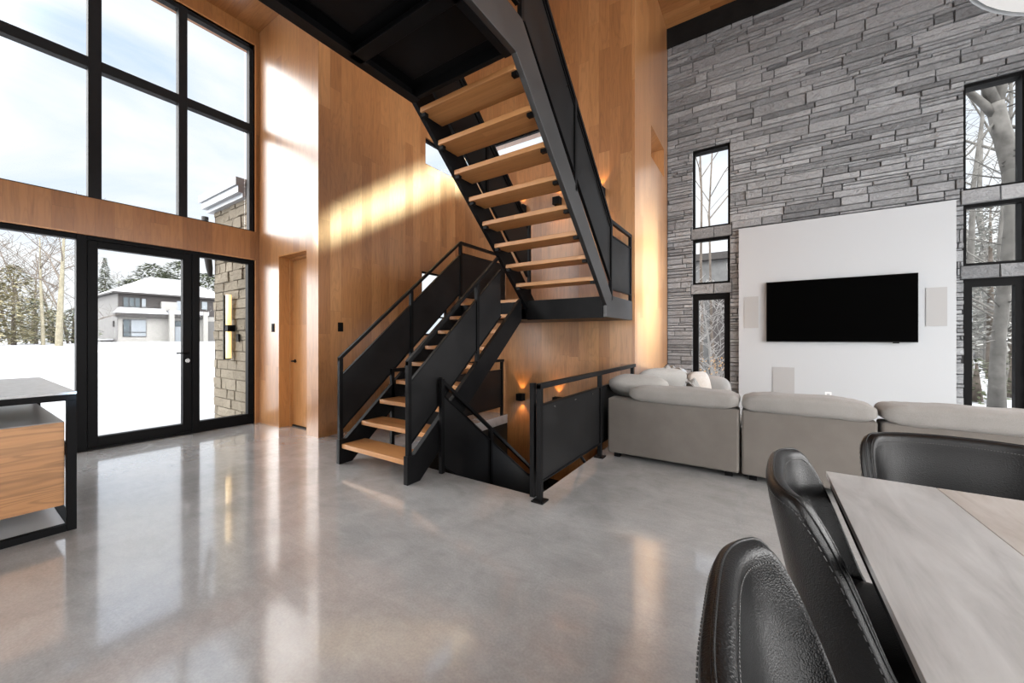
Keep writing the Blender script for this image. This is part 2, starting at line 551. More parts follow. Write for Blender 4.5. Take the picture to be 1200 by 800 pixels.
def stone_face(mb, x0, x1, z0, z1, holes, rng, put, bands=(0.10, 0.125, 0.145, 0.175), gap=0.005, lmul=1.15, single=0.24, extra=()):
    z = z0
    rects = []
    while z < z1 - 0.01:
        h = min(rng.choice(bands), z1 - z)
        if z1 - z - h < 0.05: h = z1 - z
        x = x0 - rng.random() * 0.6
        while x < x1:
            ln = rng.uniform(0.55, 1.7) * lmul
            mode = rng.random()
            if mode < single or h < 0.08:
                rows = [(z, z + h, 0.30, 0.75)]
            elif mode < 0.70:
                k = rng.uniform(0.38, 0.62); rows = [(z, z + h * k, 0.25, 0.7), (z + h * k, z + h, 0.25, 0.7)]
            elif mode < 0.93:
                k = rng.uniform(0.26, 0.36); rows = [(z, z + h * k, 0.3, 0.8), (z + h * k, z + h, 0.28, 0.7)]
            else:
                rows = [(z, z + h * .36, 0.25, 0.7), (z + h * .36, z + h * .64, 0.3, 0.8), (z + h * .64, z + h, 0.25, 0.7)]
            for a, b, l0, l1 in rows:
                xx = x
                while xx < x + ln - 0.01:
                    w = rng.uniform(l0, l1) * lmul
                    e = xx + w
                    if x + ln - e < 0.14: e = x + ln
                    rects.append((max(x0, xx), min(x1, e), a, b))
                    xx = e
            x += ln
        z += h
    for hdef in holes:
        rects = [p for r in rects for p in subtract(r, hdef)]
    for e_ in extra:
        rects = [p for r in rects for p in subtract(r, e_)]
    rects += list(extra)
    for (a0, a1, b0, b1) in rects:
        if a1 - a0 < 0.02 or b1 - b0 < 0.014: continue
        g = gap / 2
        a0 += g; a1 -= g; b0 += g; b1 -= g
        if a1 <= a0 + 0.008 or b1 <= b0 + 0.008: continue
        d = rng.uniform(0.012, 0.040)
        bv = 0.006
        nx = max(1, min(6, int((a1 - a0) / 0.12)))
        vs = []; tone = min(1, max(0, rng.gauss(0.5, 0.2)))
        # back ring + front grid with a rough face
        cols = [a0 + (a1 - a0) * i / nx for i in range(nx + 1)]
        for zz, inset in ((b0, 0), (b0 + bv, 1), (b1 - bv, 1), (b1, 0)):
            for i, c in enumerate(cols):
                edge = i in (0, nx)
                cc = c + (bv if i == 0 else -bv if i == nx else 0) * (1 if inset else 0)
                dep = d + rng.uniform(-0.007, 0.007) if inset else 0.0
                vs.append(put(cc, zz, dep))
        n = nx + 1
        fs = []
        for r in range(3):
            for i in range(nx):
                fs.append((r * n + i, r * n + i + 1, (r + 1) * n + i + 1, (r + 1) * n + i))
        # side caps
        fs.append((0, n, 2 * n, 3 * n)); fs.append((nx, 3 * n + nx, 2 * n + nx, n + nx))
        mb.add(vs, fs, tone)

LW = (-1.02, -0.455)
RW = (2.175, 2.70)
SW_HOLES = []
for a, b in (LW, RW):
    SW_HOLES += [(a, b, 3.165, 4.54), (a, b, 2.19, 2.98), (a, b, 0.0, 2.02)]
PANEL = (-0.323, 2.087, 0.0, 3.042)
base = MB()
walls_y(base, YST + 0.03, YST + 0.30, XR - 0.26, 5.6, 0, ZC, SW_HOLES)
sw = base.build('wall_stone', 'mortar')
struct(sw)
LINTELS = []
for a, b in (LW, RW):
    for q, r in ((2.98, 3.165), (2.02, 2.19)):
        c = a + (b - a) * 0.58
        LINTELS += [(a - 0.03, c, q, r), (c, b + 0.03, q, r)]
st = MB()
stone_face(st, XR, 5.5, 0.0, 6.50, SW_HOLES + [(PANEL[0] + 0.03, PANEL[1] - 0.03, 0, PANEL[3] - 0.03)], random.Random(5), lambda x, z, d: (x, YST + 0.03 - d, z), extra=LINTELS)
st.build('stone_facing', 'stone_grey', sw, tone=True)
struct(bx('trim_beam', 'dark_beam', None, XR, 5.5, YST - 0.05, YST + 0.03, 6.48, ZC))
struct(bx('wall_media', 'white_paint', None, PANEL[0], PANEL[1], YST - 0.06, YST + 0.03, 0, PANEL[3]))

# windows in the stone wall
wn = 0
def stone_window(x0, x1, z0, z1, fr, door=False):
    global wn
    wn += 1
    y0, y1 = YST + 0.06, YST + 0.14
    m = MB()
    m.box(x0, x0 + fr, y0, y1, z0, z1).box(x1 - fr, x1, y0, y1, z0, z1)
    m.box(x0 + fr, x1 - fr, y0, y1, z1 - fr * (1.2), z1).box(x0 + fr, x1 - fr, y0, y1, z0, z0 + fr)
    f = struct(m.build('window_%d' % wn, 'black_frame'))
    MB().box(x0 + fr, x1 - fr, y0 + 0.045, y0 + 0.05, z0 + fr, z1 - fr * 1.2).build('pane', 'window_glass', f)
    return f
for a, b in (LW, RW):
    stone_window(a, b, 3.165, 4.54, 0.03)
    stone_window(a, b, 2.19, 2.98, 0.035)
    stone_window(a, b, 0.0, 2.02, 0.085)

# ------------------------------------------------------------------ entrance glazing
XF0, XF1 = XW - 0.13, XW - 0.035
def grid_window(name, mat, ys, zs, y0, y1, z0, z1, mull, trans, edge, panes_gap=0.0):
    m = MB()
    m.box(XF0, XF1, y0, y1, z0, z0 + edge * 0.35).box(XF0, XF1, y0, y1, z1 - edge, z1)
    m.box(XF0, XF1, y1 - edge, y1, z0, z1).box(XF0, XF1, y0, y0 + edge, z0, z1)
    for y, w in mull: m.box(XF0, XF1 + 0.012, y - w / 2, y + w / 2, z0, z1)
    for z, w in trans: m.box(XF0, XF1 + 0.008, y0, y1, z - w / 2, z + w / 2)
    o = struct(m.build(name, mat, bevel=0.004))
    return o
W1 = grid_window('window_%d' % (wn + 1), 'grey_frame', 0, 0, -3.2, 2.585, 2.825, 5.565,
                 [(y, 0.098) for y in (-2.16, -1.385, -0.61, 0.165)] + [(0.985, 0.105), (1.765, 0.09)], [(4.345, 0.115)], 0.055)
yy = [-3.145, -2.16, -1.385, -0.61, 0.165, 0.985, 1.765, 2.53]
for a, b in zip(yy, yy[1:]):
    for c, d in ((2.86, 4.29), (4.40, 5.51)):
        MB().box(XW - 0.09, XW - 0.085, a + 0.05, b - 0.04, c, d).build('pane', 'window_glass', W1)
# fixed lower pane left of the door
m = MB()
m.box(XF0, XF1, -3.2, 0.845, 2.35, 2.405).box(XF0, XF1, -3.2, 0.845, 0, 0.14).box(XF0, XF1, -1.3, -1.2, 0.14, 2.35).box(XF0, XF1, -3.2, -3.1, 0.14, 2.35)
W2 = struct(m.build('window_%d' % (wn + 2), 'black_frame', bevel=0.004))
MB().box(XW - 0.09, XW - 0.085, -3.1, 0.845, 0.14, 2.35).build('pane', 'window_glass', W2)
# sidelight
m = MB()
m.box(XF0, XF1, 1.94, 2.585, 2.345, 2.405).box(XF0, XF1, 1.94, 2.585, 0, 0.145).box(XF0, XF1, 2.515, 2.585, 0.145, 2.345)
W3 = struct(m.build('window_%d' % (wn + 3), 'black_frame', bevel=0.004))
MB().box(XW - 0.09, XW - 0.085, 1.94, 2.52, 0.145, 2.345).build('pane', 'window_glass', W3)
# door
m = MB()
m.box(XF0, XF1 + 0.01, 0.845, 0.925, 0, 2.405).box(XF0, XF1 + 0.01, 1.86, 1.94, 0, 2.405).box(XF0, XF1 + 0.01, 0.925, 1.86, 2.36, 2.405).box(XF0, XF1 + 0.01, 0.925, 1.86, 0, 0.03)
D1 = struct(m.build('door_1', 'black_frame', bevel=0.004))
m = MB()
m.box(XF0 + 0.01, XF1, 0.93, 1.01, 0.035, 2.355).box(XF0 + 0.01, XF1, 1.765, 1.855, 0.035, 2.355).box(XF0 + 0.01, XF1, 1.01, 1.765, 2.28, 2.355).box(XF0 + 0.01, XF1, 1.01, 1.765, 0.035, 0.14)
leaf = m.build('door_leaf', 'black_frame', D1, bevel=0.003)
MB().box(XW - 0.09, XW - 0.085, 1.01, 1.765, 0.14, 2.28).build('pane', 'window_glass', leaf)
MB().tube([(XF1, 1.80, 1.065), (XF1 + 0.05, 1.80, 1.065)], 0.011, 10).tube([(XF1 + 0.05, 1.812, 1.065), (XF1 + 0.052, 1.685, 1.065)], 0.010, 10).cyl(0, 0, 0, 0.0001, 0.0001, 3).build('door_handle', 'matt_black', leaf, smooth=True)
MB().tube([(XF1, 1.81, 0.965), (XF1 + 0.012, 1.81, 0.965)], 0.026, 20).build('deadbolt', 'chrome', leaf, smooth=False)

# bright reveals around the glazing (wood edge)
m = MB()
m.box(XW - 0.035, XW + 0.004, 2.585, 2.605, 2.825, 5.585).box(XW - 0.035, XW + 0.004, -3.2, 2.605, 5.565, 5.585)
m.box(XW - 0.035, XW + 0.004, 2.585, 2.60, 0, 2.42).box(XW - 0.035, XW + 0.004, 1.94, 2.60, 2.405, 2.42).box(XW - 0.035, XW + 0.004, -3.2, 0.845, 2.405, 2.42)
struct(m.build('trim_reveals', 'oak_tread'))

# wooden interior door
D2 = struct(bx('door_2', 'oak_door', None, -5.68, -4.935, YN + 0.18, YN + 0.225, 0.01, 2.412))
MB().tube([(-5.58, YN + 0.18, 0.93), (-5.58, YN + 0.13, 0.93)], 0.012, 10).tube([(-5.585, YN + 0.13, 0.93), (-5.47, YN + 0.13, 0.93)], 0.010, 10).tube([(-5.58, YN + 0.178, 0.93), (-5.58, YN + 0.172, 0.93)], 0.026, 18).build('door_handle', 'matt_black', D2, smooth=True)
bx('threshold', 'well_dark', D2, -5.68, -4.935, YN + 0.165, YN + 0.18, 0.0, 0.02)
struct(MB().box(-5.68, -5.665, YN, YN + 0.18, 0, 2.40).box(-4.95, -4.935, YN, YN + 0.18, 0, 2.40).box(-5.68, -4.935, YN, YN + 0.18, 2.397, 2.412).box(-5.665, -5.64, YN + 0.14, YN + 0.18, 0, 2.397).box(-5.64, -4.95, YN + 0.14, YN + 0.18, 2.37, 2.397).build('trim_doorway', 'oak_door'))

# stairwell strip windows
m = MB()
m.box(XS - 0.07, XS - 0.03, 4.475, YB, 4.15, 4.175).box(XS - 0.07, XS - 0.03, 4.475, YB, 4.54, 4.59).box(XS - 0.07, XS - 0.03, 4.475, 4.50, 4.15, 4.59)
o = struct(m.build('window_%d' % (wn + 4), 'black_frame'))
MB().box(XS - 0.055, XS - 0.05, 4.50, YB, 4.175, 4.54).build('pane', 'window_glass', o)
m = MB()
m.box(XS, -2.36, YB + 0.03, YB + 0.08, 4.22, 4.24).box(XS, -2.36, YB + 0.03, YB + 0.08, 4.525, 4.56).box(-2.39, -2.36, YB + 0.03, YB + 0.08, 4.24, 4.525)
o = struct(m.build('window_%d' % (wn + 5), 'black_frame'))
MB().box(XS, -2.39, YB + 0.055, YB + 0.06, 4.24, 4.525).build('pane', 'window_glass', o)
m = MB()
m.box(XS - 0.06, XS - 0.02, 4.39, 5.0, 1.30, 1.33).box(XS - 0.06, XS - 0.02, 4.39, 5.0, 2.33, 2.36).box(XS - 0.06, XS - 0.02, 4.39, 4.415, 1.33, 2.33).box(XS - 0.06, XS - 0.02, 4.975, 5.0, 1.33, 2.33).box(XS - 0.06, XS - 0.02, 4.415, 4.975, 1.60, 1.625)
o = struct(m.build('window_%d' % (wn + 6), 'black_frame'))
MB().box(XS - 0.045, XS - 0.04, 4.415, 4.975, 1.33, 2.33).build('pane', 'window_glass', o)

# basement well
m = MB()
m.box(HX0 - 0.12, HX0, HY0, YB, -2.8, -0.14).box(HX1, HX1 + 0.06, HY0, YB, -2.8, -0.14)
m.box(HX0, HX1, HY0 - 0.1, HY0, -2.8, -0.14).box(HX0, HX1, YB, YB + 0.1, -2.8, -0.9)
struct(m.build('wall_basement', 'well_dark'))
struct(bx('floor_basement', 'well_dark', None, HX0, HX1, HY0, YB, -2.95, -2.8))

# ------------------------------------------------------------------ steel staircase
SC = thing('steel_staircase', 'black steel U-shaped staircase with open oak treads and solid steel panel guards', 'staircase', (-2.5, 2.3, 0))
ZL = 1.755
def zs(y): return 0.245 + 0.86 * (y - 2.295)
def zu(y): return 1.757 + 0.88 * (4.351 - y)
LXL, LXR = -3.575, -2.53
# lower stringers
low_poly = [(2.215, 0), (2.36, 0), (4.05, 1.47), (4.05, ZL), (2.295, 0.245), (2.215, 0.245)]
low_poly_l = [(2.215, 0), (2.36, 0), (4.06, 1.50), (YB - 0.01, 1.50), (YB - 0.01, ZL), (4.05, ZL), (2.295, 0.245), (2.215, 0.245)]
MB().prism(low_poly_l, 'x', LXL, LXL + 0.05).build('stringer', 'black_steel', SC, bevel=0.003)
MB().prism(low_poly, 'x', LXR - 0.05, LXR).build('stringer', 'black_steel', SC, bevel=0.003)
# upper stringers (run on as the bridge fascia)
YE = -3.4
up_poly = [(YB - 0.01, 1.50), (4.176, 1.50), (4.176, 1.632), (2.285, 3.312), (YE, 3.312), (YE, 3.602), (2.372, 3.602), (4.351, ZL), (YB - 0.01, ZL)]
UXL, UXR = -2.555, -1.47
MB().prism(up_poly, 'x', UXR - 0.045, UXR).build('stringer', 'black_steel_lit', SC, bevel=0.003)
up_poly_l = [(4.20, 1.50), (4.176, 1.632), (2.285, 3.312), (YE, 3.312), (YE, 3.602), (2.372, 3.602), (4.351, ZL), (4.351, 1.50)]
MB().prism(up_poly_l, 'x', UXL, UXL + 0.045).build('stringer', 'black_steel', SC, bevel=0.003)
# treads
for n in range(8):
    y = 2.240 + 0.2247 * n; z = 0.2 + 0.193 * n
    MB().box(LXL + 0.05, LXR - 0.05, y, y + 0.275, z - 0.045, z).build('tread', 'oak_tread', SC, bevel=0.005)
for k in range(8):
    y = 3.885 - 0.2212 * k; z = 1.925 + 0.1945 * k
    MB().box(UXL + 0.047, UXR - 0.047, y, y + 0.275, z - 0.045, z).build('tread', 'oak_tread', SC, bevel=0.005)
    for xa in (UXR - 0.09, UXL + 0.045):
        MB().box(xa, xa + 0.045, y + 0.02, y + 0.06, z - 0.075, z - 0.045).build('tread_bracket', 'black_steel', SC)
# landing
m = MB()
m.box(UXL + 0.045, UXR - 0.045, 4.16, 4.20, 1.49, ZL - 0.02).box(LXL + 0.05, UXL, 4.05, 4.10, 1.50, ZL - 0.02)
m.box(LXL + 0.05, UXR - 0.045, 4.2, YB - 0.01, 1.50, 1.52).box(LXL + 0.05, UXR - 0.045, YB - 0.06, YB - 0.01, 1.52, ZL - 0.02)
m.build('landing_frame', 'black_steel', SC)
MB().box(LXL + 0.05, UXR - 0.045, 4.205, YB - 0.02, ZL - 0.04, ZL - 0.025).box(LXL + 0.05, UXL - 0.02, 4.04, 4.205, ZL - 0.04, ZL - 0.005).build('landing_deck', 'oak_tread', SC)
# bridge deck underside with joists
m = MB()
m.box(UXL + 0.045, UXR - 0.045, YE, 2.29, 3.40, 3.50)
m.build('bridge_deck', 'matt_black', SC)
for y in (1.70, 0.6, -0.5, -1.6):
    MB().box(UXL + 0.045, UXR - 0.045, y - 0.006, y + 0.006, 3.315, 3.40).box(UXL + 0.045, UXR - 0.045, y - 0.05, y + 0.05, 3.307, 3.318).build('bridge_joist', 'black_steel', SC, bevel=0.002)
MB().box(UXL + 0.045, UXR - 0.045, 2.25, 2.29, 3.315, 3.602).build('bridge_joist', 'black_steel', SC, bevel=0.002)
MB().box(UXL + 0.045, UXL + 0.10, YE, 2.29, 3.307, 3.318).build('bridge_flange', 'black_steel', SC)
MB().box(UXR - 0.10, UXR - 0.045, YE, 2.29, 3.307, 3.318).build('bridge_flange', 'black_steel', SC)
for ya, yb in ((1.76, 2.2), (0.66, 1.64), (-0.44, 0.54)):
    MB().box(UXL + 0.16, UXR - 0.16, ya + 0.04, yb - 0.04, 3.385, 3.40).build('bridge_soffit_panel', 'black_steel', SC, bevel=0.003)
MB().box(UXL + 0.045, UXR - 0.045, YE, 2.25, 3.50, 3.515).build('bridge_floor', 'oak_tread', SC)

RH = 0.038
def sloped(x, ya, yb, f0, f1, za, zb, w):
    """bar in the plane x between za(y)..zb(y)"""
    return [(ya, f0(ya) + za), (yb, f0(yb) + za), (yb, f0(yb) + zb), (ya, f0(ya) + zb)]
def guard(parent, x, f, segs, posts, rail_pts, pan_lo, pan_hi, post_lo, mat='steel_panel', bolts=True):
    """segs: list of (ya,yb) panels; posts: y list; f: base line; rail_pts: polyline (y,z) of the rail top"""
    rail = MB()
    for (y0, z0), (y1, z1) in zip(rail_pts, rail_pts[1:]):
        rail.prism([(y0, z0 - 0.042), (y1, z1 - 0.042), (y1, z1), (y0, z0)], 'x', x - RH / 2, x + RH / 2)
    r = rail.build('handrail', 'black_steel', parent, bevel=0.002)
    lo = pan_lo if callable(pan_lo) else (lambda y: f(y) + pan_lo)
    hi = pan_hi if callable(pan_hi) else (lambda y: f(y) + pan_hi)
    for (ya, yb) in segs:
        p = MB()
        p.prism([(ya, lo(ya)), (yb, lo(yb)), (yb, hi(yb)), (ya, hi(ya))], 'x', x - 0.004, x + 0.004)
        pp = p.build('guard_panel', mat, r)
        for g, t in ((hi, 0.012), (lo, -0.012)):
            MB().prism([(ya, g(ya)), (yb, g(yb)), (yb, g(yb) + t), (ya, g(ya) + t)], 'x', x - 0.016, x + 0.016).build('panel_bar', 'black_steel', r)
        if bolts:
            n = 3
            for i in range(n):
                y = ya + (yb - ya) * (i + 0.5) / n
                MB().tube([(x + 0.004, y, hi(y) - 0.035), (x + 0.012, y, hi(y) - 0.035)], 0.008, 8).build('bolt', 'chrome', r)
    for y, z0, z1 in posts:
        MB().box(x - 0.02, x + 0.02, y - 0.02, y + 0.02, z0, z1).build('post', 'black_steel', r, bevel=0.002)
    return r
# lower left guard, sloped then level along the landing
def rl(y): return 1.085 + 0.845 * (y - 2.245)
YBEND = 4.06
def lo_l(y): return zs(y) + 0.135 if y < YBEND else 1.845
def hi_l(y): return zs(y) + 0.665 if y < YBEND else 2.45
xg = LXL + 0.02
guard(SC, xg, zs, [(2.27, 3.15), (3.195, YBEND - 0.02)], [(2.245, 0.245, rl(2.245) - 0.02), (3.172, zs(3.172), rl(3.172) - 0.03), (YBEND + 0.01, 1.60, 2.60)],
      [(2.225, rl(2.225)), (YBEND, rl(YBEND))], lambda y: zs(y) + 0.135, lambda y: zs(y) + 0.665, 0, bolts=False)
guard(SC, xg, zs, [(YBEND + 0.04, YB - 0.02)], [], [(YBEND, rl(YBEND)), (YB - 0.01, 2.615)], lambda y: 1.845, lambda y: 2.45, 0, bolts=False)
# lower right guard, up to the underside of the upper stringer
xg = LXR - 0.02
guard(SC, xg, zs, [(2.27, 3.165), (3.21, 3.62)], [(2.245, 0.245, rl(2.245) - 0.02), (3.187, zs(3.187), rl(3.187) - 0.03)],
      [(2.225, rl(2.225)), (3.56, rl(3.56))], 0.135, 0.665, 0, bolts=False)
# upper flight right guard, from the landing to the bridge
xg = UXR - 0.02
def ru(y): return 2.652 + 0.88 * (4.351 - y)
guard(SC, xg, zu, [(3.36, 4.33), (2.40, 3.31)], [(3.335, zu(3.335), ru(3.335) - 0.02), (2.378, 3.60, ru(2.378) - 0.02), (4.365, 1.70, 2.62)],
      [(4.351, ru(4.351)), (2.35, ru(2.35)), ], 0.165, 0.78, 0)
guard(SC, xg, zu, [(4.40, YB - 0.07)], [(YB - 0.045, ZL, 2.62)], [(4.351, 2.652), (YB - 0.02, 2.652)], lambda y: 1.845, lambda y: 2.46, 0, bolts=False)
guard(SC, xg, zu, [(1.35, 2.33), (0.3, 1.31), (-0.75, 0.26)], [(1.33, 3.6, ru(2.35) - 0.03), (0.28, 3.6, ru(2.35) - 0.03), (-0.77, 3.6, ru(2.35) - 0.03)], [(2.35, ru(2.35)), (YE, ru(2.35))], lambda y: 3.70, lambda y: 4.30, 0, bolts=False)
# upper flight left guard
xg = UXL + 0.02
guard(SC, xg, zu, [(3.36, 4.20), (2.40, 3.31)], [(3.335, zu(3.335), ru(3.335) - 0.02), (2.378, 3.60, ru(2.378) - 0.02), (4.25, 1.757, ru(4.25) - 0.02)],
      [(4.27, ru(4.27)), (2.35, ru(2.35))], 0.165, 0.78, 0, bolts=False)
guard(SC, xg, zu, [(1.35, 2.33), (0.3, 1.31), (-0.75, 0.26)], [(1.33, 3.6, ru(2.35) - 0.03), (0.28, 3.6, ru(2.35) - 0.03)], [(2.35, ru(2.35)), (YE, ru(2.35))], lambda y: 3.70, lambda y: 4.30, 0, bolts=False)

# ------------------------------------------------------------------ basement stair and floor guards
BS = thing('basement_staircase', 'black steel stair going down into the dark floor opening below the upper flight', 'staircase', (-2.0, 2.7, -1.4))
def zb_(y): return 0.0 - 0.80 * (y - 2.64)
MB().prism([(2.64, -0.05), (5.1, -2.02), (5.1, -2.30), (2.64, -0.33)], 'x', -2.47, -2.43).build('stringer', 'black_steel', BS)
MB().prism([(2.64, -0.05), (5.1, -2.02), (5.1, -2.30), (2.64, -0.33)], 'x', -1.60, -1.56).build('stringer', 'black_steel', BS)
for n in range(10):
    y = 2.70 + 0.23 * n; z = -0.19 * (n + 1)
    MB().box(-2.43, -1.60, y, y + 0.27, z - 0.045, z).build('tread', 'oak_tread', BS)
def rb_(y): return 0.885 - 0.785 * (y - 2.60)
xg = -2.50
guard(BS, xg, zb_, [(2.63, 3.35), (3.38, 4.6)], [(2.60, 0.0, 0.885), (3.365, rb_(3.365) - 0.95, rb_(3.365) - 0.02)], [(2.585, rb_(2.585)), (4.8, rb_(4.8))], lambda y: rb_(y) - 0.80, lambda y: rb_(y) - 0.155, 0, bolts=False)
MB().box(-1.55, -1.51, 2.605, 2.645, -0.06, 0.905).tube([(-1.53, 2.625, 0.80), (-1.53, 2.665, 0.80), (-1.53, 2.70, 0.77), (-1.53, 4.6, -0.75)], 0.016, 8).build('handrail', 'black_steel', BS, bevel=0.002)

G1 = thing('guardrail', 'black steel guardrail with solid panel standing beside the grey sofa and floor opening', 'guardrail', (-1.44, 3.8, 0))
guard(G1, -1.44, lambda y: 0, [(2.60, 3.85), (3.90, 5.0)], [(2.575, 0.0, 0.905), (3.875, 0.0, 0.89), (5.08, 0.0, 0.89)], [(2.555, 0.912), (YB - 0.01, 0.912)], lambda y: 0.155, lambda y: 0.735, 0)
for y in (2.575, 3.875, 5.08):
    MB().box(-1.49, -1.39, y - 0.05, y + 0.05, 0.0, 0.012).tube([(-1.475, y - 0.035, 0.012), (-1.475, y - 0.035, 0.02)], 0.008, 6).tube([(-1.405, y - 0.035, 0.012), (-1.405, y - 0.035, 0.02)], 0.008, 6).build('base_plate', 'black_steel', G1)
G2 = thing('guardrail', 'black steel guardrail at the floor opening, half hidden behind and under the lower stair flight', 'guardrail', (-3.53, 4.4, 0))
guard(G2, -3.545, lambda y: 0, [(2.90, 3.95), (4.0, 5.05)], [(2.88, 0.0, 0.89), (3.975, 0.0, 0.89), (5.07, 0.0, 0.89)], [(2.86, 0.912), (5.12, 0.912)], lambda y: 0.155, lambda y: 0.735, 0, bolts=False)

# ------------------------------------------------------------------ sconces and switches
def add_spot(name, loc, target, energy, size, blend=0.5, col=(1, 0.55, 0.2), rad=0.01):
    ld = bpy.data.lights.new(name, 'SPOT'); ld.energy = energy; ld.spot_size = size; ld.spot_blend = blend; ld.color = col; ld.shadow_soft_size = rad
    o = bpy.data.objects.new(name, ld); COL.objects.link(o); o.location = loc
    o.rotation_euler = (Vector(target) - Vector(loc)).to_track_quat('-Z', 'Y').to_euler()
    return o
def sconce(x, z, label, first=[None], e=9.0):
    loc = (x, YB, z)
    if first[0] is None:
        t = thing('wall_sconce', label, 'wall lamp', loc, 'black up and down wall sconces in the stairwell')
        m = MB()
        y0, y1 = YB - 0.115, YB - 0.012
        s = 0.055
        m.box(x - s, x + s, y0, y0 + 0.006, z - s, z + s).box(x - s, x + s, y1 - 0.006, y1, z - s, z + s)
        m.box(x - s, x - s + 0.006, y0, y1, z - s, z + s).box(x + s - 0.006, x + s, y0, y1, z - s, z + s)
        m.box(x - s, x + s, y0, y1, z - 0.006, z + 0.006)
        m.build('housing', 'matt_black', t)
        MB().box(x - 0.035, x + 0.035, YB - 0.012, YB, z - 0.035, z + 0.035).build('back_plate', 'matt_black', t)
        for q in (0.006, -0.012):
            MB().box(x - 0.025, x + 0.025, y0 + 0.02, y1 - 0.02, z + q, z + q + 0.006).build('lamp', 'warm_glow', t)
        first[0] = t
    else:
        t = dup(first[0], loc, label)
    for s in (1, -1):
        add_spot('sconce_light', (x, YB - 0.063, z + 0.03 * s), (x, YB - 0.045, z + 1.0 * s), e, radians(64), 0.25)
    return t
sconce(-3.225, 0.315, 'lower black wall sconce left of the guardrail post, glowing orange up and down')
sconce(-2.576, 0.315, 'lower black wall sconce seen just above the panel of the guardrail by the sofa')
sconce(-3.20, 3.315, 'upper black wall sconce behind the left stair guard, left of two seen between treads')
sconce(-2.576, 3.315, 'upper black wall sconce seen between treads beside the right stringer')
sconce(-1.90, 3.308, 'upper black wall sconce mostly hidden behind the right guard of the upper flight')

def switch(loc, along, label):
    t = thing('light_switch', label, 'light switch', loc)
    x, y, z = loc
    if along == 'y':
        MB().box(x, x + 0.008, y - 0.038, y + 0.038, z - 0.06, z + 0.06).build('wall_plate', 'matt_black', t, bevel=0.003)
        MB().box(x + 0.008, x + 0.013, y - 0.017, y + 0.017, z - 0.035, z + 0.035).build('rocker', 'black_frame', t, bevel=0.002)
    else:
        MB().box(x - 0.038, x + 0.038, y - 0.008, y, z - 0.06, z + 0.06).build('wall_plate', 'matt_black', t, bevel=0.003)
        MB().box(x - 0.017, x + 0.017, y - 0.013, y - 0.008, z - 0.035, z + 0.035).build('rocker', 'black_frame', t, bevel=0.002)
switch((-4.67, 2.95, 1.405), 'y', 'black light switch on the darker wood wall beside the stair')
switch((-5.83, 2.65, 1.405), 'x', 'black light switch on the wood wall left of the recessed wooden door')

# ------------------------------------------------------------------ media wall
YP = YST - 0.06
TV = thing('television', 'large flat black television mounted on the white panel', 'television', (0.89, YP, 1.2))
MB().box(0.052, 1.732, YP - 0.055, YP - 0.02, 1.20, 2.13).build('case', 'tv_bezel', TV, bevel=0.004)
MB().box(0.060, 1.724, YP - 0.0575, YP - 0.055, 1.212, 2.122).build('screen', 'tv_screen', TV)
MB().box(0.45, 1.33, YP - 0.02, YP, 1.35, 1.95).build('mount', 'matt_black', TV)
MB().box(1.49, 1.55, YP - 0.05, YP - 0.03, 1.186, 1.20).build('sensor', 'matt_black', TV)
def speaker(x0, x1, z0, z1, label):
    t = thing('wall_speaker', label, 'speaker', ((x0 + x1) / 2, YP, z0))
    MB().box(x0, x1, YP - 0.004, YP, z0, z1).build('frame', 'white_paint', t)
    MB().box(x0 + 0.004, x1 - 0.004, YP - 0.008, YP - 0.004, z0 + 0.004, z1 - 0.004).build('grille', 'speaker_grille', t)
speaker(-0.25, -0.048, 1.414, 1.928, 'grey flush wall speaker left of the television')
speaker(1.809, 2.010, 1.412, 1.929, 'grey flush wall speaker right of the television')
speaker(0.131, 0.414, 0.345, 0.81, 'grey flush wall speaker below the television, just above the sofa back')
OT = thing('wall_outlet', 'white wall outlet low on the white panel, right of the lower speaker', 'outlet', (0.81, YP, 0.35))
MB().box(0.772, 0.848, YP - 0.006, YP, 0.345, 0.463).build('wall_plate', 'white_plastic', OT, bevel=0.002)
for zz in (0.375, 0.425):
    MB().box(0.793, 0.827, YP - 0.009, YP - 0.006, zz - 0.017, zz + 0.017).build('socket', 'white_paint', OT, bevel=0.002)

# ------------------------------------------------------------------ sofa
def superq(cx, cy, cz, sx, sy, sz, e1=0.35, e2=0.35, nu=40, nv=20, wr=0.0, seed=0, crease=None, rot=None, squash=None):
    def sp(c, e): return (1 if c >= 0 else -1) * abs(c) ** e
    m = MB(); vs = []; fs = []
    for j in range(nv + 1):
        ph = -pi / 2 + pi * j / nv
        for i in range(nu):
            th = 2 * pi * i / nu
            x = sp(cos(ph), e1) * sp(cos(th), e2); y = sp(cos(ph), e1) * sp(sin(th), e2); z = sp(sin(ph), e1)
            p = Vector((x * sx, y * sy, z * sz))
            if squash: p = squash(p, x, y, z)
            if wr:
                n = mnoise.noise(Vector((p.x * 7 + seed, p.y * 7, p.z * 7))) + 0.5 * mnoise.noise(Vector((p.x * 18 + seed, p.y * 18, p.z * 10)))
                nrm = Vector((x / sx, y / sy, z / sz)); nrm.normalize()
                p += nrm * n * wr
            if rot: p = rot @ p
            vs.append((p.x + cx, p.y + cy, p.z + cz))
    for j in range(nv):
        for i in range(nu):
            i2 = (i + 1) % nu
            fs.append((j * nu + i, j * nu + i2, (j + 1) * nu + i2, (j + 1) * nu + i))
    m.add(vs, fs)
    return m

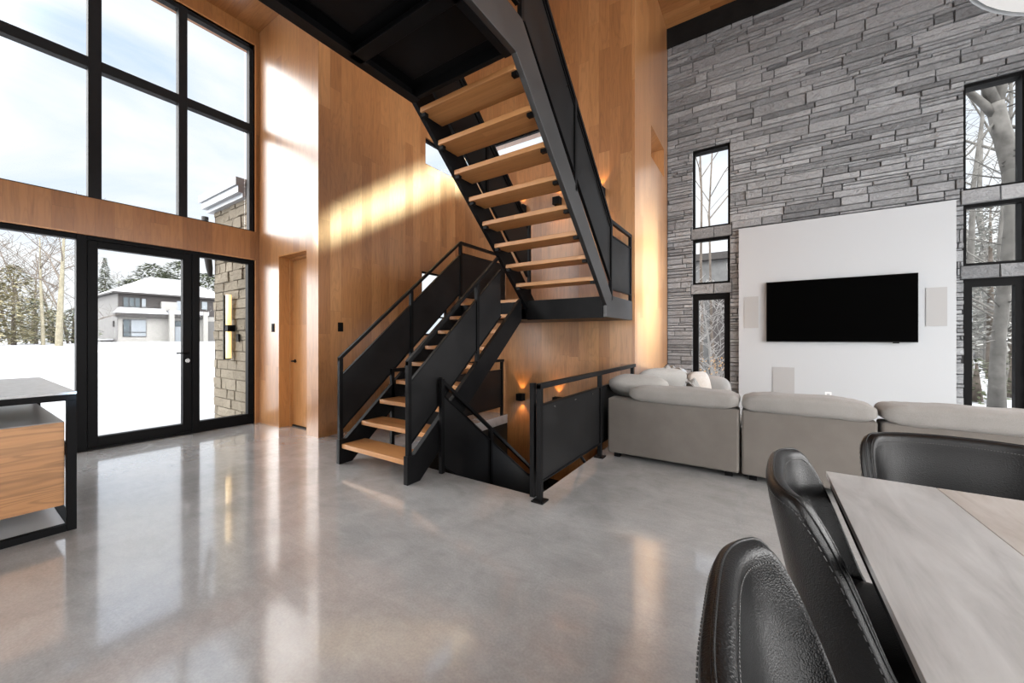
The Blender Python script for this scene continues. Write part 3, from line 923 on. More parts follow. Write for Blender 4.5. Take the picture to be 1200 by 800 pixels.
def sofa_module(x0, x1, y0, label, seat_depth=1.0, zb=0.625, arm=False):
    t = thing('sofa_section', label, 'sofa', ((x0 + x1) / 2, y0 + 0.4, 0), 'grey sectional sofa sections')
    g = 0.006
    MB().box(x0 + g, x1 - g, y0, y0 + 0.20, 0.05, zb).build('back_frame', 'sofa_fabric', t, bevel=0.02, seg=4)
    MB().box(x0 + g, x1 - g, y0 + 0.20, y0 + seat_depth, 0.05, 0.27).build('base', 'sofa_fabric', t, bevel=0.02, seg=3)
    MB().box(x0 + 0.02, x1 - 0.02, y0 + 0.22, y0 + seat_depth, 0.272, 0.43).build('seat_cushion', 'cushion_fabric', t, bevel=0.045, seg=4)
    for xx in (x0 + 0.06, x1 - 0.12):
        for yy_ in (y0 + 0.05, y0 + seat_depth - 0.11):
            MB().box(xx, xx + 0.06, yy_, yy_ + 0.06, 0, 0.05).build('foot', 'matt_black', t)
    return t
YSO = 3.945
sofa_module(-1.385, -0.168, YSO, 'grey sofa corner section nearest the black guardrail, plain fabric back')
sofa_module(-0.160, 0.742, YSO, 'grey sofa middle section behind the tall dining chair')
sofa_module(0.752, 1.72, YSO, 'grey sofa section at right, behind the black end chair')
# the return along the wood wall
t = thing('sofa_section', 'grey sofa return with rounded end arm in front of the stone wall window', 'sofa', (-0.9, 5.7, 0), 'grey sectional sofa sections')
MB().box(-1.385, -1.18, 4.96, 6.42, 0.05, 0.62).build('back_frame', 'sofa_fabric', t, bevel=0.02, seg=3)
MB().box(-1.18, -0.40, 4.96, 6.14, 0.05, 0.27).build('base', 'sofa_fabric', t, bevel=0.02, seg=3)
MB().box(-1.17, -0.40, 4.97, 6.13, 0.272, 0.43).build('seat_cushion', 'cushion_fabric', t, bevel=0.045, seg=4)
superq(-0.79, 6.29, 0.37, 0.42, 0.145, 0.335, 0.45, 0.5, wr=0.004).build('arm', 'cushion_fabric', t, smooth=True)
for xx, yy_ in ((-1.36, 5.0), (-1.36, 6.3), (-0.52, 5.0), (-0.52, 6.2)):
    MB().box(xx, xx + 0.06, yy_, yy_ + 0.06, 0, 0.05).build('foot', 'matt_black', t)

def back_cushion(x0, x1, label, seed, y=YSO + 0.135, top=0.775, bot=0.605):
    def sq(p, x, y_, z):
        q = p.copy()
        k = 1 - 0.12 * (max(0, abs(x) - 0.6) / 0.4) ** 2
        q.z *= k; q.y *= 0.9 + 0.1 * k
        q.z += 0.004 * sin(x * 7 + seed) + 0.003 * sin(x * 40 + 6 * y_ + seed) * max(0, abs(x) - 0.2)
        return q
    cx = (x0 + x1) / 2
    m = superq(cx, y, (top + bot) / 2, (x1 - x0) / 2, 0.17, (top - bot) / 2, 0.55, 0.22, 110, 30, wr=0.006, seed=seed, squash=sq)
    o = m.build('back_cushion', 'cushion_fabric', smooth=True, origin=(cx, y, bot))
    tag(o, label, 'cushion', 'plump back cushions along the sofa')
    # a few stitched creases are part of the mesh
    return o
back_cushion(-1.16, -0.172, 'plump grey back cushion on the corner sofa section, left of three', 1)
back_cushion(-0.155, 0.738, 'plump grey back cushion on the middle sofa section', 5)
back_cushion(0.756, 1.70, 'plump grey back cushion at the right end, above the black chair', 9)

# pillows
def pillow(cx, cy, cz, w, d, h, rx, rz, mat, name, label, cat='pillow', seed=0, ry=0):
    rot = Matrix.Rotation(rz, 3, 'Z') @ Matrix.Rotation(ry, 3, 'Y') @ Matrix.Rotation(rx, 3, 'X')
    def sq(p, x, y, z):
        q = p.copy()
        e = max(abs(x), abs(z))
        q.y *= max(0.12, 1 - 0.75 * (abs(x) ** 3 * 0.6 + abs(z) ** 3 * 0.6))
        return q
    m = superq(cx, cy, cz, w / 2, d / 2, h / 2, 0.5, 0.6, 44, 26, wr=0.006, seed=seed, rot=rot, squash=sq)
    o = m.build(name, mat, smooth=True, origin=(cx, cy, cz - h / 2))
    tag(o, label, cat)
    return o
pillow(-1.13, 4.22, 0.735, 0.62, 0.24, 0.30, radians(62), radians(8), 'pillow_fabric', 'throw_pillow', 'off-white pillow lying on the sofa corner nearest the guardrail', seed=3)
pillow(-1.02, 4.72, 0.72, 0.60, 0.22, 0.44, radians(38), radians(40), 'pillow_fabric', 'throw_pillow', 'off-white pillow leaning behind the corner pillow, before the knitted throw', seed=8)
pillow(-0.66, 5.25, 0.64, 0.44, 0.20, 0.40, radians(-8), radians(70), 'fur_fabric', 'throw_pillow', 'fluffy beige pillow right of the knitted throw', seed=12)
m = superq(-1.02, 5.42, 0.64, 0.15, 0.48, 0.21, 0.5, 0.3, 60, 20, wr=0.004, seed=4)
tag(m.build('back_cushion', 'cushion_fabric', smooth=True, origin=(-1.02, 5.42, 0.43)), 'plump grey back cushion along the wood wall, under the knitted throw', 'cushion', 'plump back cushions along the sofa')
# knitted throw draped
m = MB(); vs = []; fs = []
nu, nv = 26, 30
for j in range(nv + 1):
    for i in range(nu + 1):
        u, v = i / nu, j / nv
        x = -1.04 + 0.46 * u + 0.04 * sin(v * 6)
        s = v * 1.0
        y = 4.95 + 0.5 * v
        z = 0.885 - 0.30 * u ** 1.8 + 0.028 * sin(u * 19 + v * 5) + 0.02 * sin(v * 17 + u * 4) - 0.10 * (v - 0.4) ** 2
        vs.append((x, y, z))
for j in range(nv):
    for i in range(nu):
        a = j * (nu + 1) + i
        fs.append((a, a + 1, a + nu + 2, a + nu + 1))
m.add(vs, fs)
o = m.build('throw_blanket', 'knit_fabric', smooth=True, origin=(-0.9, 5.1, 0.45))
sd = o.modifiers.new('solid', 'SOLIDIFY'); sd.thickness = 0.02
tag(o, 'cream cable-knit throw draped over the sofa corner', 'blanket')

# ------------------------------------------------------------------ dining table
TX0, TX1, TY0, TY1, TZ = 0.202, 1.19, -0.35, 1.868, 0.76
T = thing('dining_table', 'rectangular dining table with pale grey wood-look top and black edge', 'table', (0.7, 0.76, 0))
MB().prism([(TX0, TY0), (0.515, TY0), (0.515, 1.2), (0.492, TY1), (TX0, TY1)], 'z', TZ - 0.018, TZ).build('top_board', 'table_top_grey', T, bevel=0.0015)
MB().prism([(0.5165, TY0), (TX1, TY0), (TX1, TY1), (0.4935, TY1), (0.5165, 1.2)], 'z', TZ - 0.018, TZ).build('top_board', 'table_top_tan', T, bevel=0.0015)
MB().prism([(TX0 + 0.012, TY0 + 0.012), (TX1 - 0.012, TY0 + 0.012), (TX1 - 0.012, TY1 - 0.012), (TX0 + 0.012, TY1 - 0.012)], 'z', TZ - 0.062, TZ - 0.018).build('edge_frame', 'matt_black', T)
for yy_ in (-0.05, 1.5):
    MB().prism([(0.45, 0.0), (0.95, 0.0), (0.80, TZ - 0.062), (0.60, TZ - 0.062)], 'y', yy_ - 0.04, yy_ + 0.04).build('trestle_leg', 'matt_black', T, bevel=0.004)

# ------------------------------------------------------------------ dining chairs (bucket shells)
def make_chair(label):
    t = thing('dining_chair', label, 'chair', (0, 0, 0), 'black leather bucket dining chairs')
    # local frame: back at -x, faces +x
    nth, nt_ = 96, 18
    TH = radians(112)
    def rim(th):
        a = abs(th) * 180 / pi
        u = min(1, max(0, (a - 45.5) / 39))
        return 0.862 - 0.012 * min(1, a / 45) ** 2 - 0.415 * (u * u * (3 - 2 * u)) ** 1.15
    def surf(th, tt, off=0.0):
        z0 = 0.40; z = z0 + (rim(th) - z0) * tt
        h = (z - z0) / 0.465
        flare = 0.72 + 0.28 * min(1, h * 1.1) ** 0.8
        rx = 0.242 * flare + off; ry = 0.30 * flare + off
        lean = 0.03 - 0.03 * h
        # superelliptic plan
        c, s = cos(th), sin(th)
        k = (abs(c) ** 3.5 + abs(s) ** 3.5) ** (-1 / 3.5)
        return Vector((-rx * c * k + lean, ry * s * k, z))
    def shell(off_in, off_out):
        m = MB(); vs = []; fs = []
        prof = []
        for k in range(nt_ + 1): prof.append((k / nt_, off_in, 0))
        for k in range(1, 6):
            a = pi * k / 6
            prof.append((1.0, off_in + (off_out - off_in) * (0.5 - 0.5 * cos(a)), 0.017 * sin(a)))
        for k in range(nt_, -1, -1): prof.append((k / nt_, off_out, 0))
        np_ = len(prof)
        for i in range(nth + 1):
            th = -TH + 2 * TH * i / nth
            for tt, of, dz in prof:
                p = surf(th, tt, of); p.z += dz
                vs.append(p)
        for i in range(nth):
            for k in range(np_ - 1):
                a = i * np_ + k
                fs.append((a, a + 1, a + np_ + 1, a + np_))
        fs.append(tuple(range(np_ - 1, -1, -1)))
        fs.append(tuple(nth * np_ + k for k in range(np_)))
        m.add(vs, fs)
        return m
    sh = shell(-0.022, 0.022).build('shell', 'black_leather', t, smooth=True)
    # piped seams and stitching along the rim
    for of, dz, name in ((0.006, 0.0165, 'piping'), (-0.012, 0.010, 'piping')):
        pts = []
        for i in range(nth + 1):
            th = -TH + 2 * TH * i / nth
            p = surf(th, 1.0, of); p.z += dz
            pts.append(p)
        MB().tube(pts, 0.0034, 6).build('piping', 'black_leather', sh, smooth=True)
    # stitches
    for of, dz in ((0.0235, -0.006), (-0.0235, -0.012)):
        m = MB()
        n = 150
        for i in range(n):
            th0 = -TH + 2 * TH * (i + 0.2) / n; th1 = -TH + 2 * TH * (i + 0.75) / n
            a = surf(th0, 1.0, of); b = surf(th1, 1.0, of); a.z += dz; b.z += dz
            m.tube([a, b], 0.0013, 4)
        m.build('stitching', 'thread', sh)
    # seat
    m = superq(0.0, 0, 0.435, 0.19, 0.225, 0.06, 0.45, 0.7, 40, 16)
    m.build('seat', 'black_leather', t, smooth=True)
    MB().tube([(0.183 * cos(a), 0.217 * sin(a), 0.435) for a in [2 * pi * k / 40 for k in range(40)]], 0.006, 6, closed=True).build('seat_piping', 'black_leather', t, smooth=True)
    MB().box(-0.16, 0.18, -0.15, 0.15, 0.365, 0.38).build('seat_frame', 'matt_black', t)
    for sx in (-1, 1):
        for sy in (-1, 1):
            MB().tube([(0.01 + sx * 0.15, sy * 0.14, 0.375), (0.0 + sx * 0.21, sy * 0.21, 0.0)], [0.016, 0.010], 10).build('leg', 'matt_black', t, smooth=True)
    return t
c1 = make_chair('black leather bucket chair nearest the camera, at the left side of the table')
c1.location = (0.19, 0.652, 0); c1.rotation_euler = (0, 0, radians(2))
dup(c1, (0.277, 1.445, 0), 'black leather bucket chair left of the table, second from the camera', radians(-2.5))
dup(c1, (0.627, 1.95, 0), 'black leather bucket chair at the far end of the table, back to the sofa', radians(-94))

# pendant over the table
PL = thing('pendant_lamp', 'large white round pendant lamp hanging over the dining table', 'lamp', (0.88, 1.23, 2.15))
m = MB(); px, py, pz, pr = 0.88, 1.23, 2.15, 0.50
prof = [(pr, 0.0), (pr * 1.0, 0.012), (pr * 0.985, 0.03), (pr * 0.9, 0.10), (pr * 0.72, 0.19), (pr * 0.45, 0.26), (pr * 0.15, 0.29), (0.02, 0.295)]
vs = []; fs = []; nn = 64
for r_, z_ in prof:
    for k in range(nn): vs.append((px + r_ * cos(2 * pi * k / nn), py + r_ * sin(2 * pi * k / nn), pz + z_))
for j in range(len(prof) - 1):
    for k in range(nn): fs.append((j * nn + k, j * nn + (k + 1) % nn, (j + 1) * nn + (k + 1) % nn, (j + 1) * nn + k))
m.add(vs, fs)
o = m.build('lamp_shade', 'white_paint', PL, smooth=True)
MB().cyl(px, py, pz + 0.004, pz + 0.012, pr * 0.985, 64).build('diffuser', 'lamp_diffuser', PL)
MB().tube([(px, py, pz + 0.29), (px, py, ZC - 0.02)], 0.004, 6).build('cord', 'matt_black', PL)
MB().cyl(px, py, ZC - 0.03, ZC, 0.06, 24).build('canopy', 'white_plastic', PL)

# ------------------------------------------------------------------ kitchen island at the left edge
IX0, IX1, IY0, IY1 = -5.43, -3.80, -1.6, 0.515
I = thing('kitchen_island', 'island bench in a black steel frame with oak drawer front and grey top', 'island', (-4.6, -0.5, 0))
MB().box(IX0, IX1 + 0.0, IY0, IY1, 0.895, 0.912).build('top', 'island_top', I, bevel=0.002)
m = MB()
m.box(IX0, IX1, IY0, IY1, 0.855, 0.894)
for (a, b) in ((IX1 - 0.045, IX1), (IX0, IX0 + 0.045)):
    for (c, d) in ((IY1 - 0.045, IY1), (IY0, IY0 + 0.045)):
        m.box(a, b, c, d, 0.0, 0.855)
    m.box(a, b, IY0 + 0.045, IY1 - 0.045, 0.0, 0.045)
for (c, d) in ((IY1 - 0.045, IY1), (IY0, IY0 + 0.045)):
    m.box(IX0 + 0.045, IX1 - 0.045, c, d, 0.0, 0.045)
m.build('frame', 'black_frame', I, bevel=0.003)
bx('drawer_front', 'oak_island', I, IX1 - 0.055, IX1 - 0.035, IY0 + 0.05, IY1 - 0.05, 0.168, 0.712, 0.002)
bx('cabinet_box', 'island_metal', I, IX0 + 0.05, IX1 - 0.056, IY0 + 0.05, IY1 - 0.05, 0.18, 0.714)
bx('bottom_shelf', 'island_metal', I, IX0 + 0.045, IX1 - 0.045, IY0 + 0.045, IY1 - 0.045, 0.02, 0.04)

# ------------------------------------------------------------------ outside: ground
def gz(x, y):
    z = -0.16
    if x < -6.4:
        t = min(1, max(0, (-x - 8.0) / 13.0)); z += 0.98 * t * t * (3 - 2 * t)
        z += 0.05 * mnoise.noise(Vector((x * 0.25, y * 0.3, 0))) * min(1, (-x - 6.4) / 4)
        z += 0.05 * max(0, min(1, (-x - 18) / 10)) * mnoise.noise(Vector((x * 0.5, y * 0.8, 3)))
    elif y > 7.6:
        z = -0.30 + 0.12 * mnoise.noise(Vector((x * 0.4, y * 0.4, 0))) + 0.03 * max(0, y - 12)
    return z
xs = [-140, -110, -90, -75, -64, -56] + [-50 + i * 1.6 for i in range(17)] + [-22 + i * 0.8 for i in range(19)] + [-7.0, -6.5, -4, -2, 0, 2, 4, 5.6, 8, 12, 18, 26, 40]
ys = [-60, -40, -25, -15, -9, -6, -4] + [-3 + i * 0.8 for i in range(13)] + [7.62, 8.4, 9.2, 10, 11, 12, 13, 14, 15, 16.5, 18, 20, 23, 27, 32, 40, 50, 65, 90]
m = MB(); vs = []; fs = []
for y in ys:
    for x in xs: vs.append((x, y, gz(x, y)))
nx = len(xs)
for j in range(len(ys) - 1):
    for i in range(nx - 1):
        mx, my = (xs[i] + xs[i + 1]) / 2, (ys[j] + ys[j + 1]) / 2
        if -6.5 < mx < 5.6 and -4 < my < 7.62: continue
        a = j * nx + i
        fs.append((a, a + 1, a + nx + 1, a + nx))
m.add(vs, fs)
struct(m.build('ground', 'snow', smooth=True))

# porch wing wall of the same house, with the metal cap and outdoor sconce
pw = MB().box(-7.80, -6.54, 2.64, 3.4, -0.2, 3.40).build('wall_porch', 'mortar_beige')
struct(pw)
m = MB()
stone_face(m, -7.82, -6.53, -0.2, 3.40, [], random.Random(11), lambda x, z, d: (x, 2.64 - d, z), bands=(0.15, 0.165, 0.18), gap=0.003, lmul=0.62, single=2)
stone_face(m, 2.62, 3.4, -0.2, 3.40, [], random.Random(12), lambda x, z, d: (-7.80 - d, x, z), bands=(0.15, 0.165, 0.18), gap=0.003, lmul=0.62, single=2)
m.build('stone_facing', 'stone_beige', pw, tone=True)
m = MB().box(-7.95, -6.53, 2.48, 3.5, 3.44, 3.54).box(-7.98, -6.53, 2.45, 3.5, 3.545, 3.66).box(-7.9, -6.53, 2.54, 3.5, 3.38, 3.44)
m.build('metal_cap', 'metal_cap', pw)
OS = thing('outdoor_sconce', 'tall outdoor wall lamp with two glowing amber tubes on the beige stone pillar', 'wall lamp', (-6.99, 2.60, 1.4))
MB().box(-7.05, -6.95, 2.50, 2.60, 1.36, 1.46).build('bracket', 'matt_black', OS)
MB().box(-7.125, -7.10, 2.50, 2.60, 0.92, 1.93).build('back_bar', 'matt_black', OS)
for z0, z1 in ((0.94, 1.36), (1.46, 1.94)):
    MB().tube([(-7.03, 2.54, z0), (-7.03, 2.54, z1)], 0.038, 16).build('lamp_tube', 'tube_glow', OS, smooth=True)
OB = bx('doorbell_box', 'matt_black', None, -6.86, -6.78, 2.575, 2.60, 1.20, 1.32, origin=(-6.82, 2.59, 1.2))
tag(OB, 'small black box beside the outdoor lamp on the stone pillar', 'doorbell')
DP = MB().tube([(-7.86, 2.50, 3.3), (-7.86, 2.50, 2.78), (-7.80, 2.52, 2.62), (-7.86, 2.56, 2.45), (-7.87, 2.58, 2.3)], [0.05, 0.05, 0.055, 0.05, 0.03], 10).build('rain_spout', 'house_fascia', smooth=True, origin=(-7.86, 2.5, 2.3))
tag(DP, 'dark curved rain spout at the top left of the stone pillar', 'spout')

# neighbour house across the yard: a runs along its front, d away from us, z up
HX, HY = -51.0, 9.5
HS = thing('neighbour_house', 'grey and white two-storey house under a snowy hip roof, seen through the entrance door', 'house', (HX, HY, 0))
def hmap(mb):
    mb.v = [(HX - d, HY + a, z) for a, d, z in mb.v]
    return mb
def hb(name, mat, a0, a1, d0, d1, z0, z1, par=None):
    return hmap(MB().box(a0, a1, d0, d1, z0, z1)).build(name, mat, par or HS)
hb('upper_wall', 'house_dark', 0.02, 9.0, 0.05, 9, 3.4, 5.5)
hb('lower_wall', 'house_white', 0.0, 9.0, -0.02, 8.8, 0.2, 3.5)
hb('side_wall', 'house_grey', -0.04, 0.02, 0.03, 8.9, 0.2, 5.5)
def roof(a0, a1, d0, d1, z0, z1, ia, idd, name, mat):
    vs = [(a0, d0, z0), (a1, d0, z0), (a1, d1, z0), (a0, d1, z0), (a0 + ia, d0 + idd, z1), (a1 - ia, d0 + idd, z1), (a1 - ia, d1 - idd, z1), (a0 + ia, d1 - idd, z1)]
    return hmap(MB().add(vs, [(0, 3, 2, 1), (4, 5, 6, 7), (0, 1, 5, 4), (1, 2, 6, 5), (2, 3, 7, 6), (3, 0, 4, 7)])).build(name, mat, HS)
roof(-0.5, 9.6, -0.5, 9.5, 5.44, 5.60, 0.02, 0.02, 'eave', 'house_fascia')
roof(-0.45, 9.55, -0.45, 9.45, 5.60, 7.75, 3.6, 4.6, 'snow_roof', 'snow')
def hwin(a0, a1, z0, z1, d, panes):
    f = hb('window', 'house_fascia', a0, a1, d - 0.05, d, z0, z1)
    ww = (a1 - a0) / sum(q for q, _ in panes)
    a = a0
    for q, gm in panes:
        hb('pane', gm, a + 0.05, a + q * ww - 0.04, d - 0.07, d - 0.05, z0 + 0.06, z1 - 0.06, f)
        a += q * ww
    return f
hwin(0.32, 1.53, 4.15, 5.15, 0.05, [(1, 'house_glass'), (1, 'house_glass'), (1, 'house_glass')])
hwin(1.60, 1.97, 4.2, 5.12, 0.05, [(1, 'house_blind')])
hwin(6.40, 6.95, 4.25, 5.2, 0.05, [(1, 'house_blind')])
f = hwin(0.30, 1.97, 1.30, 3.02, -0.02, [(1, 'house_glass'), (2.2, 'house_blind')])
hb('window_bar', 'house_fascia', 0.30, 1.97, -0.12, -0.06, 1.72, 1.79)
hb('canopy_fascia', 'house_fascia', -0.30, 3.5, -0.6, 0.2, 3.20, 3.58)
roof(-0.32, 3.55, -0.65, 0.2, 3.58, 4.12, 0.35, 0.25, 'canopy_snow', 'snow')
hb('canopy_fascia', 'house_fascia', 3.95, 6.8, -0.7, 0.1, 3.30, 3.62)
hb('canopy_snow', 'snow', 3.5, 6.85, -0.75, 0.1, 3.62, 4.0)
hb('balcony_wall', 'house_white', 3.03, 4.25, -0.35, 0.1, 3.95, 4.88)
hb('balcony_glass', 'house_blind', 4.25, 5.6, -0.32, -0.28, 4.0, 5.02)
hb('column', 'house_white', 3.52, 3.92, -0.85, -0.45, 0.2, 4.1)
hb('column', 'house_white', 6.33, 6.72, -0.85, -0.45, 0.2, 4.0)
e = hb('entry_door', 'house_fascia', 4.10, 4.95, -0.06, -0.02, 0.4, 3.0)
hb('pane', 'house_glass', 4.16, 4.88, -0.09, -0.06, 2.45, 2.93, e)
hb('pane', 'house_blind', 4.16, 4.75, -0.09, -0.06, 0.5, 2.38, e)
hb('garage_door', 'house_grey', 6.95, 8.6, -0.08, -0.02, 0.3, 3.0)
hb('wall_lamp', 'house_fascia', -0.14, -0.04, 1.1, 1.5, 2.3, 2.85)
for d0, d1, lb in ((5.0, 6.8, 'snowy dark bin beside the grey side wall of the neighbour house, farther one'), (0.9, 3.0, 'snowy dark bin nearest the front corner of the neighbour house')):
    t = thing('garden_bin', lb, 'bin', (HX - (d0 + d1) / 2, HY - 0.6, 0.5))
    hmap(MB().box(-1.0, -0.2, d0, d1, 0.3, 0.98)).build('bin_body', 'house_fascia', t)
    hmap(MB().box(-1.04, -0.16, d0 - 0.05, d1 + 0.05, 0.98, 1.10)).build('snow_cap', 'snow', t)

# grey neighbour building behind the stone wall
NB = thing('neighbour_building', 'grey building with snowy flat roof, seen through the left stone wall windows', 'building', (-1.6, 16, -0.3))
bx('wall', 'shed_wall', NB, -7.0, -0.55, 16, 19, -0.3, 4.15)
bx('wall_wing', 'house_dark', NB, -1.62, -1.15, 15.6, 16, -0.3, 2.9)
bx('roof', 'house_fascia', NB, -7.1, -0.45, 15.8, 19.1, 4.15, 4.4)
bx('roof_snow', 'snow', NB, -7.1, -0.45, 15.8, 19.1, 4.4, 4.75)

# ------------------------------------------------------------------ trees
def branch(mb, p, d, ln, rad, lvl, rng, droop=0.0, kids=(3, 5), minr=0.004, side=6, spread=0.8, wob=0.10):
    n = 5 if lvl == 0 else 4
    pts = [p.copy()]; rads = [rad]
    d = d.normalized()
    for i in range(n):
        d = (d + Vector((rng.uniform(-1, 1), rng.uniform(-1, 1), rng.uniform(-0.5, 0.8))) * (wob if lvl == 0 else 0.20) + Vector((0, 0, -droop))).normalized()
        pts.append(pts[-1] + d * ln / n); rads.append(max(minr, rad * (1 - (i + 1) / n * 0.72)))
    mb.tube(pts, rads, max(3, side - lvl * 1), cap=False)
    return pts, rads
def bare_tree(loc, h, r0, seed, name, label, mat='bark', levels=3, first=0.25, spread=0.85, density=1.0, lean=(0, 0), group=None, minr=0.006, cat='tree', wob=0.10):
    rng = random.Random(seed)
    mb = MB(); tw = MB()
    def rec(p, d, ln, rad, lvl):
        pts, rads = branch(mb if lvl == 0 else tw, p, d, ln, rad, lvl, rng, minr=minr, wob=wob)
        if lvl >= levels: return
        k = int((9 if lvl == 0 else 5 if lvl == 1 else 4) * density)
        for i in range(max(2, k)):
            f = rng.uniform(first if lvl == 0 else 0.2, 1.0)
            idx = min(len(pts) - 2, int(f * (len(pts) - 1))); tt = f * (len(pts) - 1) - idx
            q = pts[idx].lerp(pts[idx + 1], tt)
            a = rng.uniform(0, 2 * pi)
            dd = (pts[idx + 1] - pts[idx]).normalized()
            o = Vector((cos(a), sin(a), rng.uniform(0.1, 0.9)))
            rec(q, dd * (1 - spread) + o * spread, ln * rng.uniform(0.3, 0.55), max(minr, rads[idx] * rng.uniform(0.35, 0.6)), lvl + 1)
    rec(Vector(loc), Vector((lean[0], lean[1], 1)), h, r0, 0)
    t = thing(name, label, cat, loc, group)
    mb.build('trunk', mat, t, smooth=True)
    tw.build('branches', 'bark' if mat == 'bark_birch' else mat, t, smooth=True)
    return t
def conifer(loc, h, r, seed, name, label, mat='needle', n=1500, size=0.35, shape='cone', base=0.05, group=None, trunk_r=0.12, cat='tree'):
    rng = random.Random(seed)
    t = thing(name, label, cat, loc, group)
    MB().tube([loc, (loc[0], loc[1], loc[2] + h * 0.9)], [trunk_r, 0.02], 7).build('trunk', 'bark', t, smooth=True)
    m = MB()
    for i in range(n):
        f = rng.random() ** 0.8
        f = base + (1 - base) * f
        if shape == 'cone':
            rad = r * (1 - f) ** 0.85 * (0.75 + 0.25 * sin(f * 46)) + 0.03
        elif shape == 'round':
            rad = r * sqrt(max(0.0, 1 - (2 * (f - base) / (1 - base) - 1) ** 2)) * (0.75 + 0.3 * mnoise.noise(Vector((f * 5, seed, 0))))
        else:
            rad = r * min(1, (1 - f) * 2.2) ** 0.7
        a = rng.uniform(0, 2 * pi)
        q = rng.random() ** 0.45 * rad
        dirv = Vector((cos(a), sin(a), rng.uniform(-0.55, 0.35)))
        p = Vector(loc) + Vector((cos(a) * q, sin(a) * q, f * h))
        sd_ = dirv.cross(Vector((rng.uniform(-.3, .3), rng.uniform(-.3, .3), 1))).normalized()
        sl = size * rng.uniform(0.6, 1.3) * (1.0 - (0.78 if shape == 'cone' else 0.4) * f)
        e = p + dirv * sl
        w = sl * 0.16
        m.add([p - sd_ * w * 0.5, p + dirv * sl * 0.5 + sd_ * w * 1.6, e, p + dirv * sl * 0.5 - sd_ * w * 1.6], [(0, 1, 2, 3)])
    m.build('foliage', mat, t)
    return t
def gp(x, y):
    return (x, y, gz(x, y) - 0.05)
# yard trees seen left of the entrance door
conifer(gp(-36.21, 2.47), 4.7, 1.5, 21, 'evergreen_tree', 'bushy olive evergreen at the left edge of the lower window', 'needle_warm', 2600, 0.30, 'bush')
conifer(gp(-34.05, 1.51), 3.6, 1.5, 22, 'evergreen_tree', 'low olive evergreen cut by the left picture edge', 'needle_warm', 2200, 0.30, 'bush')
conifer(gp(-39.93, 3.61), 3.0, 1.3, 23, 'evergreen_tree', 'low dark evergreen bush behind the thinner birch trunk', 'needle', 1800, 0.28, 'bush')
conifer(gp(-42.11, 4.57), 2.4, 1.6, 24, 'evergreen_tree', 'low brownish evergreen bush between the two birch trunks', 'needle_warm', 1700, 0.28, 'bush')
conifer(gp(-42.41, 5.57), 2.6, 1.3, 25, 'evergreen_tree', 'low dark evergreen bush beside the black door frame', 'needle', 1500, 0.28, 'bush')
bare_tree(gp(-33.21, 3.26), 6.0, 0.085, 31, 'birch_tree', 'thin pale birch trunk in the lower left window, the left one', 'bark_birch', 2, 0.55, density=0.8, lean=(0.0, 0.0), wob=0.02)
bare_tree(gp(-30.93, 3.56), 6.1, 0.15, 36, 'birch_tree', 'thick pale birch trunk in the lower left window, close to the door', 'bark_birch', 2, 0.35, density=0.9, lean=(0.0, 0.0), wob=0.02)
for i, (gx, gy, h, r_) in enumerate(((-43.87, 2.22, 6.6, .10), (-44.65, 2.9, 6.8, .09), (-46.98, 3.76, 7.0, .11), (-43.38, 3.74, 6.6, .08), (-48.59, 5.1, 7.6, .10), (-41.2, 5.17, 6.2, .08), (-49.62, 6.81, 7.0, .1))):
    bare_tree(gp(gx, gy), h, r_, 40 + i, 'bare_tree', ['bare tree at the far left edge of the lower window', 'bare tree rising from the bushy olive evergreen', 'bare tree with two dark stems left of the thin birch', 'slim bare tree just left of the thin birch trunk', 'bare tree between the two birch trunks', 'slim leaning bare tree right of the thick birch', 'bare tree half hidden by the black door frame'][i], 'bark', 3, 0.2, 0.7, density=0.85, minr=0.011, lean=(R.uniform(-.12, .12), R.uniform(-.12, .12)))
# behind the neighbour house
conifer(gp(-83.83, 14.2), 12.6, 2.1, 51, 'spruce_tree', 'tall pointed dark spruce left of the neighbour house', 'needle', 2600, 0.85, 'cone')
for i, (gx, gy, h, r_) in enumerate(((-85.54, 17.86, 10.0, 3.3), (-80.53, 18.77, 12.0, 3.6), (-83.86, 21.37, 11.4, 3.4), (-76.7, 21.29, 12.4, 3.4), (-73.1, 23.67, 10.5, 3.4))):
    conifer(gp(gx, gy), h, r_, 60 + i, 'pine_tree', ['leftmost round pine behind the snowy roof, shorter than the rest', 'broad pine behind the left part of the snowy roof', 'pine behind the middle of the snowy roof', 'tallest pine behind the roof, next to the door stile', 'pine seen through the sidelight beside the stone pillar'][i], 'needle', 1300, 0.9, 'round', base=0.45)
for i, (gx, gy, h, r_) in enumerate(((-93.78, 17.22, 10.5, .14), (-97.89, 19.3, 10.5, .15))):
    bare_tree(gp(gx, gy), h, r_, 70 + i, 'bare_tree', ['bare tree right of the tall spruce', 'bare tree between the spruce and the pines'][i], 'bark_grey', 3, 0.25, 0.75, density=0.9, minr=0.02)

# forest behind the stone wall
def by_ratio(q, y):
    x = q * y
    return (x, y, gz(x, y) - 0.1)
